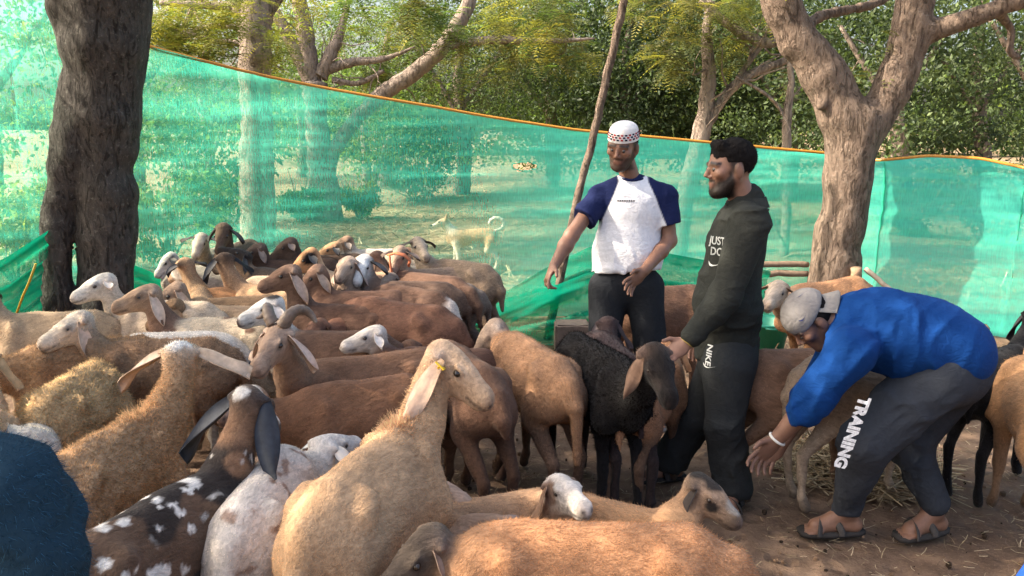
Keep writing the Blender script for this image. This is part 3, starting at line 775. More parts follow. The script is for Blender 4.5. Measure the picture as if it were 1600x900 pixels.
drape('slack green net gathered in heavy folds low behind the man in the cap', [(640, 540, 6.95), (700, 512, 6.9), (770, 468, 6.9), (850, 420, 6.85), (920, 386, 6.85), (1010, 392, 6.85), (1100, 408, 6.9), (1200, 424, 6.95)],
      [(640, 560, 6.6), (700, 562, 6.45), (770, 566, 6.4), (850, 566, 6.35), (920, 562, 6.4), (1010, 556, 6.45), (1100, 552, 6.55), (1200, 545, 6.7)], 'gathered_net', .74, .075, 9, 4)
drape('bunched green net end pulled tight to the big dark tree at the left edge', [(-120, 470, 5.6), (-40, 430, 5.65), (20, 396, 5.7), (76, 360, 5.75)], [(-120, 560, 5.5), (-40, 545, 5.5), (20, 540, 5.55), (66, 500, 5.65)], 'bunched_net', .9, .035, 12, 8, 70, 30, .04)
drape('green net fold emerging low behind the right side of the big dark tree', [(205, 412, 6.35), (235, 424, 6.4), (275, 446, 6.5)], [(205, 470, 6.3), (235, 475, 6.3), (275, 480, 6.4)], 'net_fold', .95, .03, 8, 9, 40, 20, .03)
b = MB(); b.tube([at(56, 412, 5.42), at(46, 440, 5.42), at(36, 462, 5.42), at(26, 490, 5.45)], .014, 6, True, .4, c=(.55, .38, .03))
link('yellow_strap', b.mesh('yellow_strap'), M['plastic'], label='narrow yellow strap hanging over the bunched green net by the tree', category='strap')
# ------------------------------------------------------------------ pole, rails, block, tub
b = MB(); pp = [at(978, -8, 6.75), at(962, 60, 6.75), at(941, 150, 6.75), at(924, 228, 6.75), at(905, 300, 6.74), at(868, 470, 6.70)]; e = at(855, 548, 6.68); e[2] = -.02; pp.append(e)
P, R = limb_pts([(p, r_) for p, r_ in zip(pp, (.030, .034, .034, .033, .033, .035, .038))], 5, .08, 4)
b.tube(P, R, 10, c=(.20, .125, .10)); link('leaning_pole', b.mesh('leaning_pole'), M['bark2'], label='rough wooden pole leaning beside the man in the knitted cap', category='pole')
for i, (x0, y0, x1, y1, Yk, r_) in enumerate(((1150, 416, 1262, 414, 7.12, .030), (1150, 433, 1262, 428, 7.10, .032))):
    b = MB(); a0, a1 = at(x0, y0, Yk), at(x1, y1, Yk); P, R = limb_pts([(a0, r_), ((a0 + a1) / 2 + A(0, 0, .015), r_ * .95), (a1, r_ * .85)], 6, .12, i)
    b.tube(P, R, 8, c=(.18, .13, .095)); link('wooden_rail', b.mesh('wooden_rail'), M['wood'], label=('upper' if i == 0 else 'lower') + ' bare wooden rail tied to the forked tree behind the man in black', category='rail', group='rails by the forked tree')
for i, (x0, y0, x1, y1, Yk, r_, wd) in enumerate(((1338, 418, 1330, 520, 6.75, .045, 'cut wooden stake standing beside the forked tree trunk'), (1536, 512, 1528, 560, 6.35, .05, 'short wooden stake at the foot of the right net panel'), (1352, 420, 1420, 475, 6.75, .022, 'thin bleached branch leaning away from the forked tree'))):
    b = MB(); a0, a1 = at(x0, y0, Yk), at(x1, y1, Yk - .05)
    if i < 2: a1[2] = -.03
    P, R = limb_pts([(a0, r_), ((a0 + a1) / 2, r_), (a1, r_ * 1.05)], 5, .1, i + 5); b.tube(P, R, 9, c=(.30, .2, .13) if i < 2 else (.36, .30, .24))
    link('wooden_stake' if i < 2 else 'dry_branch', b.mesh('stake'), M['wood'], label=wd, category='stake' if i < 2 else 'branch')
def block():
    c = at(893, 522, 6.25); c[2] = .0; hx, hy, hz = .135, .11, .115; r = np.random.default_rng(3)
    S = Sdf(); S.ell(A(0, 0, hz), A(.01, .01, .01), np.eye(3)); 
    b = MB(); b.box(A(0, 0, hz), (hx, hy, hz), c=(.17, .13, .105)); me = b.mesh('block', False)
    import bmesh
    bm = bmesh.new(); bm.from_mesh(me); bmesh.ops.bevel(bm, geom=bm.edges[:], offset=.014, segments=2, affect='EDGES'); bmesh.ops.subdivide_edges(bm, edges=bm.edges[:], cuts=2)
    for v in bm.verts: v.co += Vector(r.normal(0, .0022, 3))
    bm.to_mesh(me); bm.free()
    at_ = me.attributes.get('Col'); at_.data.foreach_set('color', np.tile(np.array((.17, .13, .105, 1), np.float32), len(me.vertices)))
    link('stone_block', me, M['wood'], None, c, label='squared brown stone block on the ground beside the man in the cap', category='block')
block()
def tub():
    c = at(1192, 548, 5.95); c[2] = 0; b = MB(); prof = [(.0, .02), (.135, .02), (.185, .30), (.20, .30), (.20, .315), (.185, .318), (.165, .30), (.12, .05), (.0, .05)]
    n = 28; V = [A(math.cos(a) * r_, math.sin(a) * r_, z) for r_, z in prof for a in np.linspace(0, 2 * math.pi, n, endpoint=False)]
    b.add(V, [(i * n + j, i * n + (j + 1) % n, (i + 1) * n + (j + 1) % n, (i + 1) * n + j) for i in range(len(prof) - 1) for j in range(n)], None, (.012, .22, .14))
    root = thing('feed_tub', 'green plastic feed tub behind the man in black', 'tub', c)
    link('bowl', b.mesh('bowl'), M['plastic'], root)
    for q in (-1, 1):
        b = MB(); b.tube([A(math.cos(a) * .05, q * .2 + q * math.sin(a) * .035, .30) for a in np.linspace(0, math.pi, 9)], .008, 6, c=(.012, .2, .13)); link('handle', b.mesh('handle'), M['plastic'], root)
tub()
# ------------------------------------------------------------------ straw, litter, clods
def scatter(name, label, n, fn, lo, hi, wd, cols, seed, flat=.25, curl=.25):
    r = np.random.default_rng(seed); b = []; C = []; Q = []
    for i in range(n):
        p = fn(r); d = nrm(A(r.normal(), r.normal(), r.normal() * flat)); L = r.uniform(lo, hi); s = nrm(np.cross(d, UP) + r.normal(0, .2, 3)); w = wd * r.uniform(.6, 1.4)
        k = nrm(np.cross(d, s)); c = np.asarray(cols[r.integers(0, len(cols))]) * r.uniform(.7, 1.25); o = len(b)
        m_ = p + s * L * curl * r.normal() * .3
        a, e = p - d * L / 2, p + d * L / 2
        for q in (a, m_, e): b += [q + s * w, q - s * w, q + k * w * 1.2]; C += [c] * 3
        for t_ in (0, 3):
            for x, y in ((0, 1), (1, 2), (2, 0)): Q.append((o + t_ + x, o + t_ + y, o + t_ + 3 + y, o + t_ + 3 + x))
    V = np.array(b); V[:, 2] = np.maximum(V[:, 2], .003)
    return link(name, raw_mesh(name, V, np.array(Q), np.clip(np.array(C), 0, 1), False), M['wood'], kind='stuff', label=label, category='litter')
STR = [(.42, .33, .20), (.34, .26, .15), (.50, .41, .27), (.28, .20, .12)]
def heap(px, py, Yk, rx, ry, h_):
    c = at(px, py, Yk); c[2] = 0
    def f(r):
        a, q = r.uniform(0, 2 * math.pi), math.sqrt(r.random()); return c + A(math.cos(a) * rx * q, math.sin(a) * ry * q, r.random() * h_ * (1 - q) + .01)
    return f
scatter('straw_heap', 'pale dry straw lying on the ground behind the bending man', 700, heap(1345, 690, 3.95, .42, .38, .14), .12, .42, .0032, STR, 1)
scatter('straw_heap', 'dry straw piled by the green feed tub', 420, heap(1250, 535, 5.5, .38, .35, .25), .15, .5, .004, STR, 2, .4)
def area(x0, x1, y0, y1, z=.012): return lambda r: A(r.uniform(x0, x1), r.uniform(y0, y1), z)
scatter('straw_litter', 'scattered straw bits and twigs over the trodden earth', 6500, area(-1.2, 3.2, 2.2, 7.2), .010, .08, .0012, STR + [(.10, .07, .05), (.16, .11, .08)], 3, .12)
scatter('dry_grass', 'dry grass and fallen twigs on the slope beyond the net', 3800, area(-7, 8, 7.9, 17, .03), .08, .35, .006, STR + [(.16, .14, .06)], 4, .45)
def clods():
    r = np.random.default_rng(5); b = MB()
    for i in range(1900):
        p = A(r.uniform(-1, 3.2), 2.2 + 5 * r.random() ** 1.5, .0); s = .003 + .013 * r.random() ** 4
        b.ball(p, s * r.uniform(.7, 1.3, 3), 5, 3, np.asarray((.15, .095, .06)) * (r.uniform(.7, 1.5) if i % 3 else .22))
    link('dirt_clods', b.mesh('dirt_clods', False), M['wood'], kind='stuff', label='small clods of earth and pebbles on the pen floor', category='clods')
clods()
# ------------------------------------------------------------------ sheep
TAN, SAND, CREAM, WHITE = (.48, .29, .15), (.40, .26, .15), (.56, .45, .33), (.72, .67, .60)
BROWN, RUST, DARK, BLACK, GREYB = (.20, .105, .058), (.34, .15, .06), (.085, .048, .033), (.014, .013, .015), (.26, .19, .145)
HEADS = {}
NOSE = (.16, .085, .07)
def ear_mesh(root, side, up, fwd, L, w, droop, back, colr, inner, curl=.45, twist=.6):
    "a long leaf of skin: root at the poll, hanging out and down"
    n, m = 12, 5
    d0 = nrm(side * math.cos(droop) - up * math.sin(droop) - fwd * back)
    V = []; C = []
    fw = nrm(fwd - d0 * (fwd @ d0)); nn = np.cross(d0, fw)
    if nn @ side < 0: twist = -twist
    fw = fw * math.cos(twist) + nn * math.sin(twist); nn = np.cross(d0, fw)
    if nn @ side < 0 and nn @ up < 0: nn = -nn
    fw0, nn0 = fw, nn
    for layer in (0, 1):
        for i in range(n):
            t = i / (n - 1)
            w_ = .7 * (t - .35) * (1 if nn0 @ side < 0 else -1)
            fw = fw0 * math.cos(w_) + nn0 * math.sin(w_); nn = np.cross(d0, fw)
            wid = w * (math.sin(math.pi * min(1, (t ** 1.2) * .86 + .13)) ** .85)
            dd = d0 * math.cos(curl * t) - UP * math.sin(curl * t) * .6
            for j in range(m):
                q = (j / (m - 1) - .5)
                p = root + dd * L * t + fw * wid * q + nn * (.026 * (1 - 4 * q * q) * (1 + .25 * math.sin(9 * t + 2 * q)) * (.4 + t) * L / .16 * .8) * (1 if layer == 0 else .72) - nn * (.003 if layer else 0)
                V.append(p); C.append(colr if layer == 0 else inner)
    Q = []
    for layer in (0, 1):
        o = layer * n * m
        for i in range(n - 1):
            for j in range(m - 1):
                q = (o + i * m + j, o + i * m + j + 1, o + (i + 1) * m + j + 1, o + (i + 1) * m + j)
                Q.append(q if layer else q[::-1])
    e = [(i, 0) for i in range(n)] + [(n - 1, j) for j in range(1, m)] + [(i, m - 1) for i in range(n - 2, -1, -1)] + [(0, j) for j in range(m - 2, 0, -1)]
    for a, b in zip(e, e[1:] + e[:1]):
        i0, i1 = a[0] * m + a[1], b[0] * m + b[1]
        Q.append((i0, i1, i1 + n * m, i0 + n * m))
    return np.asarray(V), np.asarray(Q), np.asarray(C)
def sheep(label, W, yaw=None, R=None, h=.72, P=None, N=None, pal=BROWN, head=None, leg=None, belly=None, neckc=None, ear=None, earin=None,
          earL=.15, droop=65, eback=.15, fur=6000, fl=.022, fw=.0032, woolly=0, lie=False, horns=False, spots=(), blaze=None, noise=None, tailL=.24, vox=.016,
          seed=0, step=None, group='flock of sheep in the pen', name='sheep', fat=.90, muzzle=None, eye=True, Wxyz=None, tag=False, neckL=.33, headL=.215, mane=0, roman=1.0, dz=0.0, twist=.6):
    r = np.random.default_rng(seed + 11)
    g = h / .72
    zb = (.43 * g if lie else h) + dz
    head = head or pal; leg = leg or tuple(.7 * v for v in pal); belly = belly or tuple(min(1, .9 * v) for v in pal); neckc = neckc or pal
    ear = ear or head; earin = earin or tuple(min(.8, 1.25 * v + .05) for v in ear)
    W3 = np.asarray(Wxyz, float) if Wxyz is not None else onz(W[0], W[1], zb)
    Ln = .42 * g
    if R is not None:
        R3 = onz(R[0], R[1], zb * .97); f = nrm((W3 - R3) * A(1, 1, 0)); Ln = min(.54 * g, max(.38 * g, float(np.linalg.norm((W3 - R3)[:2]))))
    else:
        f = A(math.cos(math.radians(yaw)), math.sin(math.radians(yaw)), 0)
    lf = Ln / .46
    s = A(f[1], -f[0], 0)                       # right-hand side of the animal
    base = A(W3[0] - f[0] * Ln * .5, W3[1] - f[1] * Ln * .5, 0)
    W0 = W3 - base
    ax = np.stack([f, s, UP])
    def L(a, b, z): return A(W0[0], W0[1], 0) + f * a * (lf if a < 0 else g) + s * b * g * fat + UP * z
    S = Sdf()
    z = zb
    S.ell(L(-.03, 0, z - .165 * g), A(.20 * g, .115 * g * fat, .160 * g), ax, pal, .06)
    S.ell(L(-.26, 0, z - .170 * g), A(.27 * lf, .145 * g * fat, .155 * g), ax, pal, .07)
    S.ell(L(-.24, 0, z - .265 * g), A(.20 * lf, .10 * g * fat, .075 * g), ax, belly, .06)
    S.ell(L(-.46, 0, z - .145 * g), A(.16 * lf, .115 * g * fat, .132 * g), ax, pal, .05)
    S.cone(L(.0, 0, z - .03 * g), L(-.45, 0, z - .035 * g), .028 * g, .04 * g, pal, .07)
    # neck and head
    Bn = L(.075, 0, z - .125 * g)
    if P is not None:
        P3 = reach(P[0], P[1], Bn + base, neckL * g, P[2] if len(P) > 2 else 'm') - base
    else:
        P3 = Bn + nrm(f * .7 + UP * .72) * neckL * g
    if N is not None:
        N3 = reach(N[0], N[1], P3 + base, headL * g, N[2] if len(N) > 2 else 'm') - base
        N3 = P3 + nrm(N3 - P3) * headL * g
    else:
        N3 = P3 + nrm(f * .8 - UP * .6) * headL * g
    hd = nrm(N3 - P3)
    hu = UP - hd * (UP @ hd)
    if np.linalg.norm(hu) < .25: hu = (P3 - Bn) - hd * ((P3 - Bn) @ hd)
    hu = nrm(hu)
    hs = np.cross(hd, hu)
    thr = P3 - hu * .055 * g + hd * .02 * g
    mid = (Bn + thr) / 2 + (UP if not lie else f) * -.02 * g
    S.cone(Bn, mid, .108 * g, .075 * g, neckc, .06, [(s, 1.22)])
    S.cone(mid, thr, .074 * g, .054 * g, neckc, .04, [(hs, 1.12)])
    hk = .022
    S.cone(P3, P3 + hd * .085 * g, .054 * g, .048 * g, head, .030, [(hs, 1.02)])
    S.cone(P3 + hd * .06 * g - hu * .012 * g, N3 - hd * .035 * g - hu * .004 * g, .052 * g, .033 * g, head, hk, [(hs, 1.32)])
    S.cone(P3 + hd * .035 * g + hu * .012 * g, P3 + hd * .16 * g + hu * .006 * g, .042 * g, .028 * g * roman, blaze or head, hk, [(hs, 1.25)])
    S.cone(P3 + hd * .035 * g - hu * .05 * g, N3 - hd * .05 * g - hu * .032 * g, .042 * g, .022 * g, head, hk, [(hs, 1.35)])
    S.cone(N3 - hd * .034 * g - hu * .006 * g, N3 - hd * .022 * g - hu * .012 * g, .035 * g, .030 * g, muzzle or tuple(.85 * v for v in head), hk, [(hs, 1.1)])
    S.cone(N3 - hd * .046 * g - hu * .034 * g, N3 - hd * .03 * g - hu * .034 * g, .02 * g, .018 * g, muzzle or head, .012, [(hs, .9)])
    for q in (-1, 1):
        e = P3 + hd * .072 * g + hu * .016 * g + hs * q * .044 * g
        S.cone(e + hu * .015 * g - hd * .012 * g, e + hu * .012 * g + hd * .014 * g, .011 * g, .009 * g, head, .008)
        S.cone(e - hu * .014 * g - hd * .01 * g, e - hu * .016 * g + hd * .016 * g, .010 * g, .008 * g, head, .008)
        S.cone(P3 - hd * .005 * g + hs * q * .045 * g + hu * .012 * g, P3 + hs * q * .062 * g + hu * .012 * g, .022 * g, .014 * g, ear, .012)
        S.cone(N3 - hd * .022 * g + hs * q * .016 * g + hu * .012 * g, N3 - hd * .012 * g + hs * q * .017 * g + hu * .004 * g, .012 * g, .011 * g, muzzle or head, .008)
        S.cone(L(.0, q * .085, z - .07 * g), L(.03, q * .115, z - .25 * g), .04 * g, .055 * g, pal, .035)
        S.cone(L(-.40, q * .095, z - .055 * g), L(-.44, q * .105, z - .075 * g), .03 * g, .03 * g, pal, .045)
    # legs
    st = r.uniform(-1, 1, 4) if step is None else step
    if not lie:
        for i, q in enumerate((-1, 1)):
            a = st[i] * .05
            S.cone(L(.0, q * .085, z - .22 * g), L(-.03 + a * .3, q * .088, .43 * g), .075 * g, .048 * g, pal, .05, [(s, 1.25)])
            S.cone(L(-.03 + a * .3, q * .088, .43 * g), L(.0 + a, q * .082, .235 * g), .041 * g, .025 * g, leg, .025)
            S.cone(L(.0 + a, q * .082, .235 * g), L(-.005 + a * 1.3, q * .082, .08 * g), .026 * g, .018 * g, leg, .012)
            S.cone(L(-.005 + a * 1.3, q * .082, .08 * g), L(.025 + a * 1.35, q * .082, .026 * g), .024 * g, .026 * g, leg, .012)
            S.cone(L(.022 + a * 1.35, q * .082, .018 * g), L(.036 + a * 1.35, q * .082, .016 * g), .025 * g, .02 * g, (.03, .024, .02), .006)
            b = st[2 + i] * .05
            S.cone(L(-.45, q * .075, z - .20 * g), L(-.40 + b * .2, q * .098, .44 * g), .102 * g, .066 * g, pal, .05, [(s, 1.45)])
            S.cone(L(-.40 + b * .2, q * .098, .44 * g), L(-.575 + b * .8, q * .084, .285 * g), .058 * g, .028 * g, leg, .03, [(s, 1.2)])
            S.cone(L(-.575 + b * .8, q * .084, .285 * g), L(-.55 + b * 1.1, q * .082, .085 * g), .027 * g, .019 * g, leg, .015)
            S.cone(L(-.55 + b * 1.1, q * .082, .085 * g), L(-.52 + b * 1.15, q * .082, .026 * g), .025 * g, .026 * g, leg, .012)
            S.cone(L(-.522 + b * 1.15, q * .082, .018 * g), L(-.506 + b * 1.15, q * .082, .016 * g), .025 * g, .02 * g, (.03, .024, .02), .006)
    else:
        for q in (-1, 1):
            S.cone(L(.02, q * .09, .20 * g), L(.08, q * .12, .07 * g), .075 * g, .04 * g, pal, .04)
            S.cone(L(.08, q * .12, .055 * g), L(-.12, q * .12, .045 * g), .034 * g, .026 * g, leg, .02)
            S.cone(L(-.42, q * .1, .20 * g), L(-.27, q * .165, .11 * g), .115 * g, .085 * g, pal, .06)
            S.cone(L(-.27, q * .17, .08 * g), L(-.52, q * .15, .05 * g), .05 * g, .034 * g, leg, .03)
            S.cone(L(-.52, q * .15, .045 * g), L(-.34, q * .16, .035 * g), .03 * g, .024 * g, leg, .02)
    # tail
    if tailL:
        t0 = L(-.575, 0, z - .085 * g); t1 = L(-.63, .0, z - .17 * g); t2 = L(-.635, .012, z - .075 * g - tailL * g)
        if lie: t2[2] = max(t2[2], .06)
        S.cone(t0, t1, .034 * g, .03 * g, pal, .035); S.cone(t1, t2, .03 * g, .015 * g, pal, .02)
    nzf = woolly
    if lie:
        S.cuts.append((A(0, 0, .0), A(0, 0, -1)))
    bumpf = lambda X: ((vnoise(X * 26 + seed) - .5) * .004 + (vnoise(X * 9 + 3 * seed) - .5) * .010 + (nzf * (np.abs(vnoise(X * 36 + seed) - .5) * -.050 + .010) * np.clip((np.linalg.norm(X - P3, axis=1) - .1) * 8, 0, 1) * np.clip((X[:, 2] - .3 * (0 if lie else 1)) * 8, 0, 1) if nzf else 0))
    V, F = S.build(vox, bumpf)
    V = relax(V, F, 1, .35)
    Cc = S.colour(V, .013)
    rel = V - W0
    fa, sa = rel @ f, rel @ s
    if noise:                    # piebald coat
        for nc, sc_, th, so in noise:
            k = np.clip((fbm(V * sc_ + so + seed, 2) - th) / .035, 0, 1)[:, None]
            hm = np.clip((np.linalg.norm(V - P3, axis=1) - .13) * 20, 0, 1)[:, None]
            Cc = Cc * (1 - k * hm) + np.asarray(nc) * k * hm
    for kind, a, b, c_, rad, sc in spots:   # 'b': body frame (forward, right, up from the withers); 'h': head frame (along, side, up)
        cen = W0 + f * a + s * b + UP * c_ if kind == 'b' else P3 + hd * a + hs * b + hu * c_
        d = np.linalg.norm(V - cen, axis=1) + (vnoise(V * 38) - .5) * .35 * rad
        k = np.clip((rad - d) / (.25 * rad), 0, 1)[:, None]
        Cc = Cc * (1 - k) + np.asarray(sc) * k
    # soiling of the lower legs, darker muzzle, nostrils and mouth line
    hx, hy, hz = (V - P3) @ hd / g, (V - P3) @ hs / g, (V - P3) @ hu / g
    onh = (hx > -.02) & (np.abs(hy) < .08) & (hx < .26) & (np.abs(hz) < .12)
    nost = np.exp(-(((hx - headL - .002) / .012) ** 2 + ((np.abs(hy) - .018) / .008) ** 2 + ((hz - .002) / .010) ** 2))
    mouth = np.exp(-(((hz + .022 + .10 * (headL - hx)) / .006) ** 2)) * (hx > headL - .075) * .8
    ring = np.exp(-((((hx - .074) / .021) ** 2 + ((hz - .016) / .013) ** 2))) * (np.abs(hy) > .02) * .85
    shade = (fbm(V * 22 + seed, 2) - .5)[:, None] * onh[:, None] * .5
    Cc = Cc * (1 + shade)
    pk = (np.clip((hx - headL + .03) / .03, 0, 1) * onh * .35)[:, None]
    Cc = Cc * (1 - pk) + np.asarray((.24, .14, .11)) * min(1, sum(head) * 1.1) * pk
    k = (np.clip(nost + mouth + ring, 0, 1) * onh)[:, None]
    Cc = Cc * (1 - k) + np.asarray((.035, .022, .02)) * k
    lum = Cc.mean(1)[:, None]; Cc = np.clip((lum + (Cc - lum) * .84) * .96, 0, 1)
    Nn = vnormals(V, F)
    root = thing(name, label, 'sheep', base, group)
    HEADS[seed] = (P3 + base, hd, hs, hu)
    body = link('body', raw_mesh('sheep_body', V, F, Cc, True, {'flowc': np.stack([fa * 22, sa * 80, V[:, 2] * 60 + fa * 20], 1)}), M['fur'], root)
    # coat of hair
    dens = np.ones(len(V))
    hm = np.clip((np.linalg.norm(V - (P3 + N3) / 2, axis=1) - .10 * g) / (.08 * g), 0, 1)
    dens *= .45 + .55 * hm
    dens *= np.where(V[:, 2] < .32 * g, .45, 1) if not lie else 1
    if fur:
        def flow(Pp):
            q = -f * .8 - UP * .6
            a = np.tile(q, (len(Pp), 1))
            hh = np.linalg.norm(Pp - P3, axis=1) < .2 * g
            a[hh] = hd * .5 - UP * .4
            return a + (fbm(Pp * 14, 2)[:, None] - .5) * 2.2 * (np.cross(q, UP) + .4 * UP)
        strands('coat', V, F, Nn, Cc, int(fur * (1.0 if woolly else 1.15)), fl * (.66 if woolly else .66), fw * (.9 if woolly else .62), flow, root, .62 if woolly else .30, .55 if woolly else .30, dens, seed, cvar=.18 if not woolly else .24)
        if mane:
            dm = np.exp(-(((fa - .02) / .10) ** 2 + (sa / .06) ** 2)) * (rel[:, 2] > -.09)
            strands('mane', V, F, Nn, np.minimum(1, Cc * 1.25), mane, .05, .003, flow, root, .6, .35, dm + 1e-6, seed + 5)
    # ears, eyes, horns, tag
    for q in (-1, 1):
        dr = droop[0 if q < 0 else 1] if isinstance(droop, (tuple, list)) else droop
        rt = P3 + hd * .012 * g + hs * q * .050 * g + hu * .018 * g
        EV, EQ, EC = ear_mesh(rt, hs * q, nrm(hu + UP * .8), hd, earL * g, .062 * g * (.6 + .4 * earL / .15), math.radians(dr), eback, ear, earin, .45, twist)
        if q < 0: EQ = EQ[:, ::-1]
        EC = EC * (.82 + .36 * vnoise(EV * 40))[:, None]
        eo = link('ear', raw_mesh('sheep_ear', EV, EQ, EC), M['ear'], root)
        if tag:
            b = MB(); d_ = nrm(EV[len(EV) // 2 - 3] - rt); c0 = rt + d_ * .045 * g + hu * .02
            b.box(c0 + hu * .012, (.019, .0022, .021), np.stack([hd, hu * 0 + nrm(np.cross(hd, hs * q + .3 * hu)), nrm(hs * q + .3 * hu)]), (.75, .50, .02))
            b.ball(c0, .007, 8, 5, (.70, .45, .02))
            link('ear_tag', b.mesh('ear_tag', False), M['plastic'], eo)
    if eye:
        for q in (-1, 1):
            e = P3 + hd * .074 * g + hu * .0155 * g + hs * q * .0435 * g
            b = MB(); b.ball(e, A(.0125, .0125, .0105) * g, 10, 7, (.022, .014, .009), np.stack([hd, hs, hu])); b.ball(e + hs * q * .0072 * g, A(.0065, .0065, .0036) * g, 8, 5, (.004, .004, .004), np.stack([hd, hs, hu]))
            link('eye', b.mesh('eye'), M['eye'], root)
    if horns:
        for q in (-1, 1):
            b = MB(); pts = []; rr = []
            for i in range(34):
                t = i / 33; a = t * 5.2
                c0 = P3 + hu * .045 * g + hs * q * (.024 + .115 * t) * g - hd * .02 * g
                pts.append(c0 + (hu * math.sin(a) * .034 - hd * (math.cos(a) - 1) * -.034) * g * (1 - .2 * t) - hd * .035 * t * g)
                rr.append((.030 * (1 - t) ** .75 + .003) * g * (1 + .07 * math.sin(i * 2.1)))
            b.tube(pts, rr, 9, True, .8, c=(.17, .125, .095))
            link('horn', b.mesh('horn'), M['horn'], root)
    return root
SHEEP = []
# ---- front row
sheep('large tan sheep with yellow ear tags, neck raised, seen from behind', (620, 668), R=(508, 772), h=.80, P=(690, 556, 'm'), N=(757, 622, 'm'), pal=(.54,.32,.155), head=(.60,.385,.22), leg=(.38,.23,.12), ear=(.60,.42,.30), earin=(.62,.45,.36), earL=.215, droop=66, fur=37500, fl=.016, fw=.0025, tag=True, mane=1200, seed=1, vox=0.0105, tailL=.30, belly=(0.540,0.317,0.163))
sheep('rust brown sheep standing sideways along the bottom edge, dark face turned down', (800, 822), R=(1080, 842), h=.72, P=(676, 846, 'm'), N=(628, 896, 'm'), pal=(.46,.215,.088), neckc=(.28,.15,.075), head=(.10,.075,.055), earL=.11, ear=(.22,.15,.11), fur=57500, fl=.021, fw=.0028, seed=2, vox=0.0105)
sheep('dark piebald goat-like sheep with white flecks and long blue-black ears', (300, 752), R=(150, 850), h=.74, P=(385, 628, 'f'), N=(428, 672, 'f'), pal=(0.130,0.074,0.043), neckc=(0.227,0.119,0.060), head=(0.108,0.069,0.047), leg=(0.108,0.069,0.043), ear=(.035,.04,.05), earin=(.05,.055,.065), earL=.23, twist=1.25, droop=(42, 72), fur=30000, fl=.013, fw=.0025, seed=3, vox=0.0105, noise=[((.035,.026,.022), 6, .52, 11), (WHITE, 24, .68, 3), (WHITE, 12, .72, 8)], spots=[('h', .03, 0, .05, .045, WHITE), ('h', -.06, 0, .01, .032, WHITE), ('h', .06, -.04, .0, .04, (.36,.2,.1)), ('b', .15, -.1, -.1, .06, WHITE)])
sheep('white shorn sheep with pink mouth standing behind the piebald one', (432, 706), R=(372, 800), h=.70, P=(505, 702, 'f'), N=(562, 694, 'f'), pal=(0.620,0.540,0.460), head=(0.660,0.600,0.540), leg=(0.540,0.416,0.301), earL=.10, droop=20, fur=17500, fl=.012, seed=4, vox=0.0105, noise=[((.33,.22,.16), 16, .70, 5)])
sheep('woolly tan sheep seen from behind with white topknot and ears held out sideways', (212, 655), R=(100, 728), h=.76, P=(280, 556, 'm'), N=(316, 562, 'f'), pal=(0.454,0.257,0.116), head=(0.518,0.346,0.206), ear=(.52,.38,.27), earL=.21, droop=(18, 14), eback=-.05, fur=45000, fl=.026, fw=.0034, seed=5, vox=0.0105, woolly=.5, spots=[('h', -.01, 0, .03, .055, WHITE)], mane=900)
sheep('curly yellowish woolly sheep showing only its round rump', (140, 572), R=(108, 600), h=.70, P=(150, 545, 'f'), pal=(0.497,0.317,0.138), fur=25000, fl=.03, fw=.004, woolly=1.0, seed=6, vox=0.0160, fat=1.1, tailL=.1)
sheep('tan sheep cut off by the left edge above the blue jacket', (-30, 640), yaw=120, h=.72, pal=(0.486,0.297,0.146), fur=11250, woolly=.6, seed=7, vox=0.0160)
sheep('greyish white woolly sheep low at the left edge behind the blue jacket', (8, 672), yaw=35, h=.66, P=(60, 640, 'f'), pal=(0.550,0.500,0.420), fur=11250, woolly=.8, seed=8, vox=0.0160)
# ---- second row
sheep('brown short-haired sheep with broad white blaze facing left behind the piebald one', (500, 606), R=(632, 596), h=.70, P=(395, 622, 'm'), N=(345, 655, 'n'), pal=(0.232,0.104,0.047), head=(0.367,0.198,0.112), blaze=WHITE, earL=.12, droop=40, fur=25000, fl=.014, seed=9, vox=0.0105, spots=[('h', .03, 0, .04, .06, WHITE)])
sheep('horned fawn ram with curled ridged horns facing left', (500, 566), R=(662, 556), h=.74, P=(437, 524, 'n'), N=(397, 582, 'n'), pal=(0.200,0.099,0.052), neckc=(0.259,0.148,0.086), head=(0.432,0.277,0.181), ear=(.46,.34,.27), earL=.17, droop=52, fur=22500, fl=.018, seed=10, vox=0.0105, horns=True)
sheep('dark brown sheep seen from behind with its hind leg beside the tan head', (700, 534), R=(760, 585), h=.74, P=(640, 545, 'f'), pal=(0.140,0.069,0.039), fur=17500, fl=.014, seed=11, vox=0.0125, tailL=.16)
sheep('cream white sheep head peeking left between two brown backs', (640, 545), yaw=175, h=.66, P=(590, 522, 'm'), N=(527, 545, 'm'), pal=(0.119,0.059,0.039), head=(0.660,0.580,0.500), ear=(.6,.52,.45), earL=.10, droop=25, fur=8750, seed=12, vox=0.0125)
sheep('cream faced sheep with large hanging ear resting its head on another', (190, 535), yaw=186, h=.72, P=(128, 502, 'm'), N=(52, 548, 'm'), pal=(0.259,0.148,0.077), neckc=(0.292,0.178,0.095), head=(0.600,0.500,0.380), ear=(.42,.30,.22), earL=.17, droop=72, eback=-.1, fur=22500, fl=.028, seed=13, vox=0.0105, woolly=.25)
sheep('fawn sheep facing left with its muzzle touching a white sheep', (296, 500), yaw=178, h=.72, P=(238, 458, 'm'), N=(152, 492, 'm'), pal=(0.600,0.475,0.327), neckc=(0.184,0.099,0.060), head=(0.389,0.247,0.146), ear=(.44,.32,.24), earL=.17, droop=66, fur=18750, fl=.024, seed=14, vox=0.0105, noise=[((.2,.11,.07), 7, .66, 2)])
